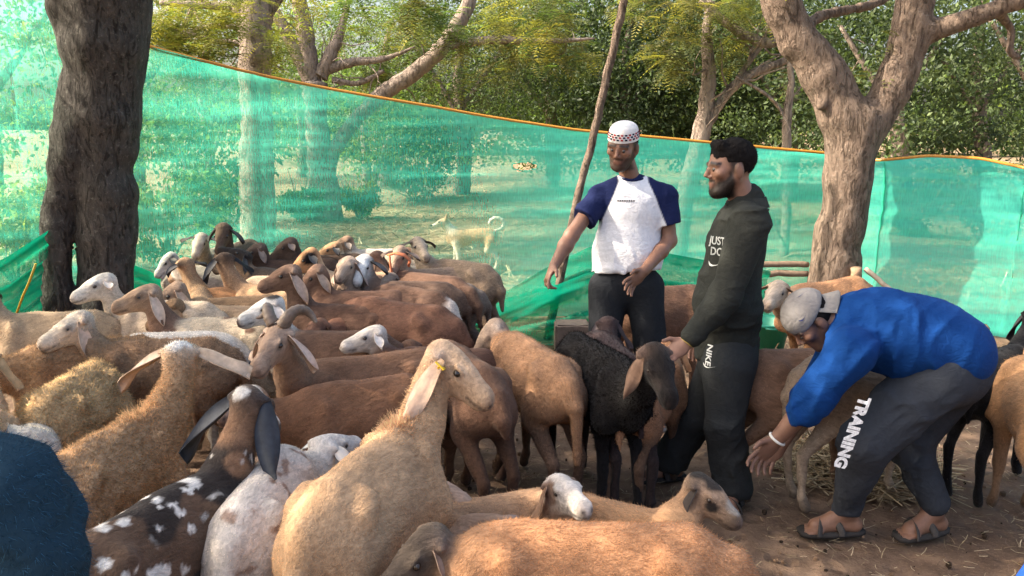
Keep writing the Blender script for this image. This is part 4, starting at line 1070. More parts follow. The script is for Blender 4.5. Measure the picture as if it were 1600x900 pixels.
sheep('white headed sheep by the foot of the big tree looking left', (215, 470), yaw=170, h=.74, P=(168, 440, 'm'), N=(84, 480, 'm'), pal=(0.540,0.416,0.292), head=(0.700,0.640,0.550), ear=(.62,.5,.42), earL=.09, droop=10, fur=10000, seed=15, vox=0.0125)
sheep('brown sheep cut off by the left edge, coat in long shaggy locks', (70, 540), yaw=200, h=.72, P=(-40, 560, 'm'), pal=(0.281,0.158,0.073), fur=20000, fl=.035, seed=16, vox=0.0160, woolly=.2)
sheep('pale fawn sheep at the left edge in front of the bunched net', (30, 492), yaw=190, h=.70, P=(-20, 462, 'm'), pal=(0.432,0.297,0.172), ear=BLACK, earL=.13, droop=20, fur=11250, seed=17, vox=0.0160)
sheep('white sheep with one brown spot on its neck, behind the horned ram', (330, 522), yaw=5, h=.68, P=(415, 540, 'm'), N=(440, 590, 'm'), pal=(0.660,0.600,0.530), ear=(.03,.035,.05), earL=.15, fur=11250, seed=18, vox=0.0125, spots=[('b', .10, -.1, -.06, .05, (.16,.08,.05)), ('b', .10, .1, -.06, .05, (.16,.08,.05))])
sheep('white faced sheep with dark forehead patch and black muzzle', (470, 520), yaw=178, h=.70, P=(430, 476, 'm'), N=(358, 510, 'm'), pal=(0.130,0.069,0.043), neckc=(0.500,0.450,0.400), head=(0.720,0.680,0.620), ear=(.5,.42,.36), earL=.13, droop=20, fur=10000, seed=19, vox=0.0125, spots=[('h', -.01, .0, .06, .05, (.06,.05,.045)), ('h', .21, 0, 0, .035, (.07,.05,.05))])
sheep('dark brown sheep with long pale lop ear facing left in mid flock', (500, 478), yaw=172, h=.72, P=(458, 426, 'm'), N=(412, 446, 'm'), pal=(0.108,0.054,0.034), neckc=(0.130,0.069,0.043), head=(0.238,0.129,0.077), ear=(.33,.22,.16), earL=.19, droop=58, eback=.3, fur=11250, seed=20, vox=0.0125)
sheep('big dark chocolate sheep standing sideways in mid flock with lowered neck', (572, 466), R=(685, 488), h=.76, P=(500, 512, 'n'), N=(468, 548, 'n'), pal=(0.135,0.061,0.036), neckc=(0.216,0.089,0.047), fur=20000, fl=.018, seed=21, vox=0.0125, fat=1.05)
sheep('beige long-eared sheep facing the camera with dark backswept horn buds', (548, 448), yaw=250, h=.70, P=(545, 412, 'm'), N=(527, 438, 'n'), pal=(0.151,0.089,0.060), neckc=(0.270,0.178,0.120), head=(0.454,0.317,0.224), ear=(.36,.26,.21), earL=.17, droop=62, fur=7500, seed=22, vox=0.0125)
sheep('white headed sheep with a black strap beside the beige long-eared one', (600, 442), yaw=175, h=.72, P=(570, 408, 'm'), N=(556, 446, 'n'), pal=(0.151,0.089,0.060), head=(0.740,0.720,0.700), ear=(.05,.045,.045), earL=.14, droop=30, fur=6250, seed=23, vox=0.0160, spots=[('h', .09, .03, 0, .02, BLACK), ('h', .09, -.03, 0, .02, BLACK)])
# ---- far end of the flock
G2 = 'sheep crowding at the far end by the net'
sheep('pale faced sheep with one black ear at the far end by the net', (322, 392), yaw=255, h=.72, P=(315, 372, 'n'), N=(304, 404, 'n'), pal=(0.432,0.327,0.232), head=(0.600,0.475,0.361), ear=(.05,.04,.04), earL=.14, droop=10, fur=4000, seed=24, vox=0.0190, group=G2)
sheep('tall dark brown sheep head with black hanging ears, farthest of the flock', (356, 386), yaw=265, h=.78, P=(350, 358, 'n'), N=(340, 396, 'n'), pal=(0.108,0.064,0.043), head=(0.151,0.089,0.056), ear=(.03,.025,.025), earL=.14, droop=48, fur=4000, seed=25, vox=0.0190, group=G2)
sheep('dark brown sheep with rounded face turned left at the far end', (430, 408), yaw=190, h=.72, P=(407, 388, 'm'), N=(372, 410, 'm'), pal=(0.092,0.050,0.034), head=(0.119,0.069,0.047), ear=(.2,.14,.11), earL=.12, fur=4000, seed=26, vox=0.0190, group=G2)
sheep('tan curly sheep seen from behind with a white cheek and black ear', (312, 448), yaw=110, h=.72, P=(292, 414, 'm'), N=(266, 436, 'f'), pal=(0.389,0.238,0.120), head=(0.367,0.218,0.112), ear=(.035,.03,.03), earL=.13, droop=12, fur=8000, woolly=.4, seed=27, vox=0.0160, group=G2, spots=[('h', .10, -.03, -.02, .06, WHITE), ('h', .10, .03, -.02, .06, WHITE)])
sheep('tan necked sheep with two drooping black ears, seen from behind', (392, 446), yaw=140, h=.72, P=(352, 406, 'm'), N=(335, 420, 'f'), pal=(0.432,0.257,0.129), head=(0.097,0.059,0.039), neckc=(0.367,0.208,0.107), ear=BLACK, earL=.17, droop=40, fur=8000, seed=28, vox=0.0160, group=G2)
sheep('dark sheep with curled ear looking left, in front of the far trunk', (470, 402), yaw=200, h=.74, P=(455, 380, 'm'), N=(430, 400, 'm'), pal=(0.076,0.045,0.030), head=(0.108,0.064,0.043), ear=(.15,.10,.08), earL=.10, droop=20, fur=4000, seed=29, vox=0.0190, group=G2)
sheep('orange faced sheep with black cheek and ear, head lowered', (520, 428), yaw=185, h=.72, P=(487, 398, 'm'), N=(458, 424, 'm'), pal=(0.497,0.327,0.189), head=(0.540,0.267,0.103), ear=BLACK, earL=.12, droop=20, fur=5000, seed=30, vox=0.0190, group=G2, spots=[('h', .03, .05, .0, .055, BLACK), ('h', .03, -.05, .0, .055, BLACK)])
sheep('orange and white sheep half hidden at the far end', (548, 402), yaw=185, h=.72, P=(525, 386, 'm'), N=(500, 400, 'm'), pal=(0.540,0.396,0.258), head=(0.540,0.277,0.120), ear=(.05,.04,.035), earL=.12, droop=15, fur=4000, seed=31, vox=0.0190, group=G2)
sheep('grey fawn sheep wearing an orange cloth round its face', (640, 425), yaw=210, h=.72, P=(626, 394, 'm'), N=(612, 428, 'n'), pal=(0.302,0.198,0.129), head=(0.367,0.247,0.172), ear=(.13,.09,.07), earL=.12, droop=20, fur=4000, seed=32, vox=0.0160, group=G2)
sheep('pale rumped sheep standing clear at the far end with head turned back', (692, 406), R=(752, 418), h=.76, P=(652, 380, 'm'), N=(668, 405, 'n'), pal=(0.270,0.183,0.116), head=(0.497,0.376,0.267), neckc=(0.454,0.327,0.224), ear=(.08,.06,.05), earL=.11, droop=12, fur=9000, seed=33, vox=0.0125, group=G2, leg=(0.205,0.134,0.086))
sheep('brown sheep with dark hind legs beside the pale rumped one', (622, 424), R=(712, 440), h=.74, P=(590, 402, 'f'), pal=(0.162,0.084,0.052), fur=7000, seed=34, vox=0.0190, group=G2)
sheep('dark brown sheep with a white patch down its rump', (606, 446), R=(684, 462), h=.72, P=(570, 432, 'f'), pal=(0.140,0.074,0.047), fur=8000, seed=35, vox=0.0190, group=G2, spots=[('b', -.60, 0, -.08, .12, (.6,.5,.44)), ('b', -.62, 0, -.24, .10, (.6,.5,.44))])
sheep('orange backed sheep between tan sheep near the big tree', (345, 452), yaw=20, h=.70, pal=(0.540,0.238,0.077), P=(392, 452, 'f'), fur=6000, seed=36, vox=0.0190, group=G2)
sheep('olive brown sheep with rounded back near the big tree', (318, 470), yaw=200, h=.70, P=(275, 478, 'n'), pal=(0.270,0.158,0.077), fur=7000, seed=37, vox=0.0190, group=G2)
sheep('cream sheep back in the middle of the far flock', (488, 432), yaw=10, h=.70, P=(520, 440, 'f'), pal=(0.497,0.356,0.232), fur=5000, seed=38, vox=0.0190, group=G2)
# ---- middle and right
G3 = 'sheep standing around the men'
sheep('golden brown sheep standing clear with back to the camera, grey ear', (806, 522), R=(872, 568), h=.74, P=(775, 512, 'f'), N=(748, 548, 'm'), pal=(0.356,0.183,0.086), head=(0.389,0.267,0.181), ear=(.46,.38,.33), earL=.13, droop=70, leg=(0.140,0.079,0.047), belly=(0.302,0.158,0.077), fur=30000, fl=.022, seed=39, vox=0.0105, group=G3, tailL=.34)
sheep('black woolly sheep with tan lop ears whose head the man in black holds', (972, 560), yaw=292, h=.76, P=(1022, 556, 'n'), N=(1050, 632, 'n'), pal=(.011,.0095,.0095), head=(.014,.011,.0105), ear=(.21,.13,.09), earL=.17, droop=78, twist=-.3, fat=.82, fur=27500, fl=.024, seed=40, vox=0.0105, group=G3, woolly=.15, leg=(0.012,0.011,0.012), belly=(0.012,0.011,0.012), spots=[('h', .14, .04, 0, .035, (.032,.024,.021)), ('h', .14, -.04, 0, .035, (.032,.024,.021))])
sheep('dark plum brown woolly sheep directly behind the black sheep', (940, 520), yaw=100, h=.74, P=(950, 508, 'f'), pal=(0.055,0.034,0.034), fur=10000, fl=.026, seed=41, vox=0.0190, group=G3, woolly=.6, leg=(0.030,0.020,0.020))
sheep('orange backed sheep hidden behind the black sheep head', (1034, 556), yaw=60, h=.66, P=(1050, 540, 'f'), pal=(0.389,0.188,0.086), leg=(0.108,0.059,0.034), fur=8000, seed=42, vox=0.0190, group=G3)
sheep('brown sheep standing between the two standing men by the net', (1080, 448), yaw=10, h=.74, pal=(0.227,0.114,0.065), P=(1120, 440, 'f'), fur=7000, seed=43, vox=0.0190, group=G3)
sheep('brown sheep whose hind legs the bending man reaches for', (1318, 548), R=(1232, 556), h=.72, P=(1310, 540, 'f'), pal=(0.259,0.134,0.073), leg=(0.205,0.114,0.065), fur=15000, fl=.014, seed=44, vox=0.0125, group=G3)
sheep('rust sheep with cream face standing in front of the forked tree', (1254, 446), R=(1338, 440), h=.76, P=(1216, 452, 'n'), N=(1196, 480, 'n'), pal=(0.454,0.208,0.077), head=(0.562,0.426,0.301), neckc=(0.389,0.218,0.112), ear=(.18,.11,.07), earL=.09, droop=20, fur=6000, seed=45, vox=0.0160, group=G3)
sheep('cream legged sheep hidden behind the bending man', (1390, 545), yaw=20, h=.72, P=(1430, 530, 'f'), pal=(0.367,0.257,0.163), leg=(0.432,0.327,0.232), fur=4000, seed=46, vox=0.0190, group=G3)
sheep('black sheep standing behind the bending man', None, Wxyz=(2.50, 3.88, .68), yaw=42, h=.68, pal=(0.010,0.010,0.011), leg=(0.010,0.009,0.010), belly=(0.010,0.010,0.011), fur=10000, seed=47, vox=0.0160, group=G3, tailL=.2)
sheep('orange tan sheep cut off by the right edge', (1612, 560), yaw=75, h=.74, P=(1640, 530, 'f'), pal=(0.454,0.228,0.086), leg=(0.216,0.119,0.060), fur=9000, seed=48, vox=0.0160, group=G3)
# ---- lying down
G4 = 'sheep lying on the ground in front'
sheep('tan sheep lying down with white and brown face turned right', (842, 768), R=(770, 786), h=.70, P=(872, 762, 'n'), N=(918, 800, 'n'), pal=(0.454,0.257,0.129), head=(0.660,0.580,0.500), neckc=(0.432,0.247,0.129), ear=(.36,.22,.14), earL=.13, droop=72, fur=17500, seed=49, vox=0.0105, group=G4, lie=True, neckL=.24, spots=[('h', .03, .05, 0, .05, (.24,.14,.09)), ('h', .03, -.05, 0, .05, (.24,.14,.09))])
sheep('tan sheep lying down with dark striped head and black hanging ears', (1030, 808), R=(965, 796), h=.66, P=(1090, 757, 'm'), N=(1140, 806, 'm'), pal=(0.454,0.238,0.103), neckc=(0.432,0.238,0.112), head=(.36,.235,.15), muzzle=(.04,.033,.03), ear=(.05,.04,.036), earL=.20, twist=1.1, droop=80, fur=15000, seed=50, vox=0.0105, group=G4, lie=True, neckL=.30, spots=[('h', -.03, 0, .05, .05, (.03,.026,.024)), ('h', .04, 0, .06, .045, (.04,.033,.03)), ('h', .09, .045, .0, .028, (.03,.026,.024)), ('h', .09, -.045, .0, .028, (.03,.026,.024)), ('h', .14, .0, .04, .035, (.34,.3,.26))])
sheep('fawn pink sheep lying under the large tan sheep, only its face showing', (640, 800), yaw=20, h=.70, P=(692, 772, 'm'), N=(732, 800, 'm'), pal=(0.432,0.267,0.155), head=(0.518,0.337,0.232), ear=(.4,.28,.2), earL=.10, fur=7000, seed=51, vox=0.0125, group=G4, lie=True, neckL=.25)
sheep('brown lying sheep with grey muzzle just behind the rust brown back', (700, 838), yaw=10, h=.66, P=(728, 828, 'm'), N=(768, 822, 'm'), pal=(0.389,0.218,0.112), head=(0.389,0.228,0.129), muzzle=(.22,.20,.2), earL=.10, fur=6000, seed=52, vox=0.0125, group=G4, lie=True, neckL=.22)
sheep('cream sheep with dropped brown ear low among the far heads', (616, 420), yaw=200, h=.66, P=(590, 404, 'm'), N=(570, 428, 'n'), pal=(.44,.35,.27), head=(.5,.41,.33), ear=(.2,.13,.1), earL=.12, droop=50, fur=3000, seed=53, vox=.018, group=G2)
sheep('white and brown patched sheep behind the orange faced one', (560, 392), yaw=195, h=.74, P=(543, 378, 'm'), N=(520, 394, 'm'), pal=(.5,.42,.35), head=(.3,.17,.1), ear=(.08,.06,.05), earL=.11, droop=20, fur=3000, seed=54, vox=.018, group=G2, noise=[((.2,.1,.06), 7, .5, 2)])
sheep('black and tan sheep lifting its muzzle near the pale faced one', (408, 420), yaw=150, h=.70, P=(384, 402, 'm'), N=(352, 392, 'm'), pal=(.07,.05,.04), head=(.05,.04,.035), neckc=(.25,.16,.1), ear=BLACK, earL=.14, droop=40, fur=3000, seed=55, vox=.018, group=G2)
sheep('small white faced sheep next to the trunk of the big tree', (286, 418), yaw=190, h=.66, P=(268, 402, 'm'), N=(250, 424, 'm'), pal=(.4,.32,.25), head=(.66,.6,.54), ear=(.08,.06,.05), earL=.12, droop=20, fur=3000, seed=56, vox=.018, group=G2)
sheep('reddish brown sheep squeezed behind the lop eared dark one', (520, 458), yaw=185, h=.70, P=(498, 424, 'm'), N=(478, 446, 'm'), pal=(.2,.1,.06), head=(.26,.14,.085), ear=(.3,.2,.14), earL=.15, droop=60, fur=4000, seed=57, vox=.018, group=G2)
sheep('brown sheep with pale muzzle looking over the white sheep backs', (300, 478), yaw=170, h=.70, P=(278, 452, 'm'), N=(252, 474, 'm'), pal=(.3,.2,.12), head=(.34,.22,.14), muzzle=(.5,.42,.35), ear=(.3,.2,.14), earL=.14, droop=55, fur=4000, seed=58, vox=.018, group=G2)
sheep('dark grey sheep low in mid flock behind the chocolate one', (640, 448), yaw=190, h=.68, P=(612, 436, 'm'), N=(590, 460, 'n'), pal=(.16,.12,.1), head=(.2,.15,.12), ear=(.12,.09,.08), earL=.13, droop=50, fur=4000, seed=59, vox=.018, group=G2)
def ribbon():
    p = at(624, 410, HEADS[32][0][1] - .16); b = MB(); c = (.62, .20, .10)
    b.tube([p + A(-.075, .02, .05), p + A(-.02, -.02, .07), p + A(.04, -.02, .055), p + A(.075, .02, .01), p + A(.06, .03, -.03)], .024, 8, True, .35, c=c)
    b.tube([p + A(-.07, .0, .05), p + A(-.06, -.02, -.02), p + A(-.05, -.02, -.09), p + A(-.045, .0, -.12)], .022, 8, True, .35, c=c)
    link('orange_cloth', b.mesh('orange_cloth'), M['cloth'], label='strip of orange cloth tied round the face of a fawn sheep', category='cloth strip')
ribbon()
# ------------------------------------------------------------------ people
SKIN, SKIN2, SKIN3 = (.215, .110, .072), (.23, .122, .082), (.15, .078, .053)
LIP = (.16, .072, .056)
HAIRC = (.008, .007, .007)
def head_frame(fwd, up=(0, 0, 1)):
    y = nrm(fwd); x = nrm(np.cross(y, up)); z = np.cross(x, y)
    return np.stack([x, y, z])
def add_head(S, c, ax, sk, scale=1.0, ears=True):
    def H(x, y, z): return c + (A(x, y, z) * scale) @ ax
    k = .018 * scale
    S.ell(H(0, -.012, .036), A(.074, .095, .084) * scale, ax, sk, k)
    S.cone(H(0, .028, -.005), H(0, .042, -.078), .064 * scale, .043 * scale, sk, k)
    S.cone(H(0, .052, -.088), H(0, .066, -.100), .028 * scale, .019 * scale, sk, k)
    for q in (-1, 1):
        S.cone(H(q * .052, .002, -.035), H(q * .024, .056, -.090), .025 * scale, .022 * scale, sk, k)
        S.ell(H(q * .043, .062, -.012), A(.024, .022, .020) * scale, ax, sk, k)
        S.cone(H(q * .014, .082, .026), H(q * .046, .074, .024), .010 * scale, .010 * scale, sk, .008)
        S.cone(H(q * .011, .090, -.026), H(q * .012, .094, -.027), .0075 * scale, .0075 * scale, sk, .005)
        if ears: S.ell(H(q * .077, -.008, -.004), A(.011, .021, .033) * scale, ax, tuple(.95 * v for v in sk), .006)
    S.cone(H(0, .083, .022), H(0, .105, -.020), .0075 * scale, .0105 * scale, sk, .006)
    S.cone(H(-.017, .0795, -.055), H(.017, .0795, -.055), .0078 * scale, .0078 * scale, LIP, .006)
    S.cone(H(-.015, .078, -.066), H(.015, .078, -.066), .0082 * scale, .0082 * scale, LIP, .006)
def add_hand(S, w, d, t, sk, curl=.5, spread=0.0, scale=1.0, thumb=.6, curls=None):
    "w wrist, d towards the fingertips, t towards the thumb"
    d = nrm(d); t = nrm(t - d * (t @ d)); n = np.cross(d, t)      # fingers curl towards -n
    S.ell(w + d * .048 * scale, A(.056, .040, .016) * scale, np.stack([d, t, n]), sk, .012)
    S.cone(w - d * .02, w + d * .03 * scale, .026 * scale, .026 * scale, sk, .015, [(n, 1.35)])
    for i, (o, L) in enumerate(((.030, .074), (.011, .082), (-.009, .077), (-.028, .060))):
        b = w + (d * .088 + t * o) * scale; ang = 0.0; dd = nrm(d + t * spread * o * 14)
        cu = curls[i] if curls else curl
        for sgm, fr in enumerate((.45, .31, .24)):
            ang += cu * (.75 if sgm == 0 else 1.0)
            v = dd * math.cos(ang) - n * math.sin(ang)
            e = b + v * L * fr * scale
            S.cone(b, e, (.0092 - .0009 * sgm) * scale, (.0086 - .0009 * sgm) * scale, sk, .003); b = e
    b = w + (d * .022 + t * .026) * scale
    e = b + nrm(d * .6 + t * thumb - n * .25) * .042 * scale; S.cone(b, e, .013 * scale, .0105 * scale, sk, .008)
    S.cone(e, e + nrm(d * .85 + t * thumb * .45 - n * .3) * .034 * scale, .0105 * scale, .008 * scale, sk, .003)
def folds(amp, fr=(9, 9, 9), seed=0, ridge=True):
    fr = A(*fr)
    def f(X):
        n = fbm(X * fr + seed, 3)
        if ridge: n = 1 - np.abs(n - .5) * 4
        return -(n - .55) * amp + (vnoise(X * 3.1 + seed) - .5) * amp
    return f
def folds2(amp, axes, fr, seed=0):
    "sharp creases that run along the axis with the low frequency"
    axes = np.asarray(axes); fr = A(*fr)
    def f(X):
        q = (X @ axes.T) * fr + seed
        q = q + 1.2 * (np.stack([vnoise(X * 4 + 5), vnoise(X * 4 + 15), vnoise(X * 4 + 25)], 1) - .5)
        n = 1 - np.abs(vnoise(q) * 2 - 1); m = 1 - np.abs(vnoise(q * 2.3 + 9) * 2 - 1)
        g = np.clip((vnoise(X * 3.3 + seed) - .25) * 1.8, .15, 1)
        return -(n ** 3 - .25 + .45 * (m ** 3 - .25)) * amp * g + (vnoise(X * 3.1 + seed) - .5) * amp * .6
    return f
def cloth_obj(name, S, vox, disp, parent, colf=None, it=2, mat=None):
    V, F = S.build(vox, disp); V = relax(V, F, it, .4)
    C = S.colour(V, .008)
    if colf is not None: C = colf(V, C)
    return link(name, raw_mesh(name, V, F, C), mat or M['cloth'], parent), V, F, C
def face_paint(V, C, c, ax, beard=0.0, stub=0.0, scale=1.0, brow=True):
    h = ((V - c) @ ax.T) / scale
    x, y, z = np.abs(h[:, 0]), h[:, 1], h[:, 2]
    on = (np.linalg.norm(h, axis=1) < .16) & (y > -.05)
    if brow:
        k = np.exp(-(((z - .031 + (x - .03) * .12) / .0075) ** 2)) * (x > .008) * (x < .054) * (y > .04) * .97
        C = C * (1 - (k * on)[:, None]) + np.asarray(HAIRC) * (k * on)[:, None]
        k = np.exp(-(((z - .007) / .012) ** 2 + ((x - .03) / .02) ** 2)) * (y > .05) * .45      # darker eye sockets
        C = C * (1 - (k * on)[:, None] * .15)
    k = np.clip((z + .035) / .03, 0, 1) * np.clip((.030 + .35 * z - y) / .018, 0, 1) * (x > .03) * np.clip((.30 - np.linalg.norm(h, axis=1)) * 50, 0, 1) * (1 - np.exp(-(((y + .008) / .024) ** 2 + ((z + .004) / .036) ** 2)) * (x > .0745)) * .9
    k = np.where(np.linalg.norm(h, axis=1) < .16, k, 0)[:, None]       # short-cropped sides
    C = C * (1 - k) + np.asarray(HAIRC) * 1.6 * k
    m = np.zeros(len(V))
    if beard or stub:
        jaw = np.clip((-.036 - z + (vnoise(V * 90) - .5) * .012 - np.clip(.045 - x, 0, 1) * .75 * (z > -.09)) / .022 + .5, 0, 1)
        side = np.clip((-z + .012) / .02, 0, 1) * np.clip((x - .045) / .01, 0, 1) * np.exp(-(((y - .022) / .013) ** 2))
        mous = np.exp(-(((z + .043) / .0062) ** 2)) * (x < .030) * (y > .06)
        chin = np.clip((-.078 - z) / .006, 0, 1) * (y > .0)
        m = np.clip(jaw + side + mous + chin, 0, 1) * np.clip((y + .008 - .25 * (z + .06)) / .02, 0, 1) * np.clip((z + .128) / .015, 0, 1) * on
        lip = np.exp(-(((z + .061) / .010) ** 2 + (x / .022) ** 2)) * (y > .07)
        m = m * (1 - .9 * lip)
        k = (m * max(beard, stub))[:, None]
        C = C * (1 - k) + np.asarray((.014, .011, .010)) * k
    return C, m
def eyes(c, ax, root, scale=1.0):
    for q in (-1, 1):
        e = c + (A(q * .031, .0775, .0045) * scale) @ ax
        b = MB(); b.ball(e, .0115 * scale, 12, 8, (.07, .055, .048)); b.ball(e + (A(0, .0050, -.001) * scale) @ ax, .0078 * scale, 10, 6, (.010, .007, .006))
        link('eye', b.mesh('eye'), M['eye'], root)
def text_on(txt, name, size, org, xd, yd, nd, target, parent, colr=(.8, .8, .8), lift=.0035, bold=.0, sub=2):
    "flat lettering laid on a cloth surface: each point dropped onto the cloth along -nd"
    from mathutils.bvhtree import BVHTree
    V, F = target
    bv = BVHTree.FromPolygons([tuple(v) for v in V], [tuple(f) for f in F])
    cu = bpy.data.curves.new(name, 'FONT'); cu.body = txt; cu.size = size; cu.align_x = 'CENTER'; cu.align_y = 'CENTER'; cu.resolution_u = 3; cu.offset = bold
    o = bpy.data.objects.new(name, cu); col.objects.link(o)
    dg = bpy.context.evaluated_depsgraph_get()
    me = bpy.data.meshes.new_from_object(o.evaluated_get(dg))
    bpy.data.objects.remove(o)
    import bmesh
    bm = bmesh.new(); bm.from_mesh(me)
    bmesh.ops.triangulate(bm, faces=bm.faces)
    for _ in range(sub): 
        bmesh.ops.subdivide_edges(bm, edges=[e for e in bm.edges if e.calc_length() > size * .10], cuts=1)
        bmesh.ops.triangulate(bm, faces=bm.faces)
    xd, yd, nd = nrm(xd), nrm(yd), nrm(nd)
    for v in bm.verts:
        p = np.asarray(org) + xd * v.co.x + yd * v.co.y
        h = bv.ray_cast(Vector(p + nd * .25), Vector(-nd), .6)
        q = np.asarray(h[0]) if h[0] is not None else p
        v.co = Vector(q + nd * lift)
    bm.to_mesh(me); bm.free()
    a_ = me.attributes.new('Col', 'FLOAT_COLOR', 'POINT')
    a_.data.foreach_set('color', np.tile(np.asarray((*colr, 1), np.float32), len(me.vertices)))
    return link(name, me, M['print_'], parent)
def decal(polys, name, org, xd, yd, nd, target, parent, colr, lift=.0035):
    "flat printed shapes (lists of 2-D outlines, metres) laid on the cloth"
    from mathutils.bvhtree import BVHTree
    V, F = target
    bv = BVHTree.FromPolygons([tuple(v) for v in V], [tuple(f) for f in F])
    xd, yd, nd = nrm(xd), nrm(yd), nrm(nd); b = MB()
    for po in polys:            # each: list of (left point, right point) pairs = a ribbon
        vs = []
        for (x0, y0), (x1, y1) in po:
            for x, y in ((x0, y0), (x1, y1)):
                p = np.asarray(org) + xd * x + yd * y
                h = bv.ray_cast(Vector(p + nd * .25), Vector(-nd), .6)
                vs.append((np.asarray(h[0]) if h[0] is not None else p) + nd * lift)
        b.add(vs, [(2 * i, 2 * i + 1, 2 * i + 3, 2 * i + 2) for i in range(len(po) - 1)], None, colr)
    return link(name, b.mesh(name), M['print_'], parent)
SWOOSH = [[((-.5, .10), (-.5, .11)), ((-.46, -.02), (-.40, .06)), ((-.36, -.12), (-.30, -.02)), ((-.22, -.14), (-.18, -.06)), ((-.02, -.09), (0, -.05)), ((.25, .02), (.26, .035)), ((.5, .13), (.5, .135))]]
def scaled(po, s): return [[((a[0] * s, a[1] * s), (b[0] * s, b[1] * s)) for a, b in p] for p in po]
def leg(S, hip, knee, ank, rs, c, k=.05):
    S.cone(hip, knee, rs[0], rs[1], c, k); S.cone(knee, ank, rs[1] * .97, rs[2], c, k * .6)
def foot(S, ank, toe, sk, k=.02):
    d = nrm((toe - ank) * A(1, 1, 0)); side = np.cross(d, UP)
    heel = A(ank[0], ank[1], .045) - d * .035
    S.cone(ank, heel, .036, .036, sk, k); S.cone(heel, A(toe[0], toe[1], .04) - d * .06, .036, .034, sk, k, [(UP, 1.1)])
    S.cone(ank, A(toe[0], toe[1], .045) - d * .08, .034, .03, sk, k)
    for i in range(5):
        o = (i - 2) * .018; L = .06 - .007 * abs(i - 1)
        b = A(toe[0], toe[1], .028) - d * .07 + side * o
        S.cone(b, b + d * L - UP * .006, .0115, .0095, sk, .006)
    return d, side
def sole(name, ank, toe, parent, c=(.03, .027, .025), straps=True):
    d = nrm((toe - ank) * A(1, 1, 0)); side = np.cross(d, UP); b = MB()
    L0 = A(ank[0], ank[1], 0) - d * .085; Lt = float(np.linalg.norm((toe - ank)[:2])) + .10
    V = []; n = 12
    for i in range(n):
        t = i / (n - 1); w = (.036 + .016 * math.sin(math.pi * min(1, t * 1.15) * .8)) * (1 if 0 < i < n - 1 else .6)
        for sx in (-1, 1):
            for z in (.004, .022):
                V.append(L0 + d * Lt * t + side * w * sx + UP * z)
    Q = []
    for i in range(n - 1):
        a, e = i * 4, i * 4 + 4
        Q += [(a, a + 2, e + 2, e), (a + 1, e + 1, e + 3, a + 3), (a, e, e + 1, a + 1), (a + 2, a + 3, e + 3, e + 2)]
    Q += [(0, 1, 3, 2), ((n - 1) * 4, (n - 1) * 4 + 2, (n - 1) * 4 + 3, (n - 1) * 4 + 1)]
    b.add(V, Q, None, c)
    if straps:
        for off, lean in ((.52, .10), (.66, -.10)):
            p = []
            for i in range(9):
                a = math.pi * i / 8
                p.append(L0 + d * Lt * (off + lean * (math.cos(a))) + side * math.cos(a) * .056 + UP * (.016 + .066 * math.sin(a) * (1.1 - off * .5)))
            b.tube(p, .016, 6, False, .28, up=d, c=tuple(1.4 * v for v in c))
    return link(name, b.mesh(name), M['cloth'], parent)

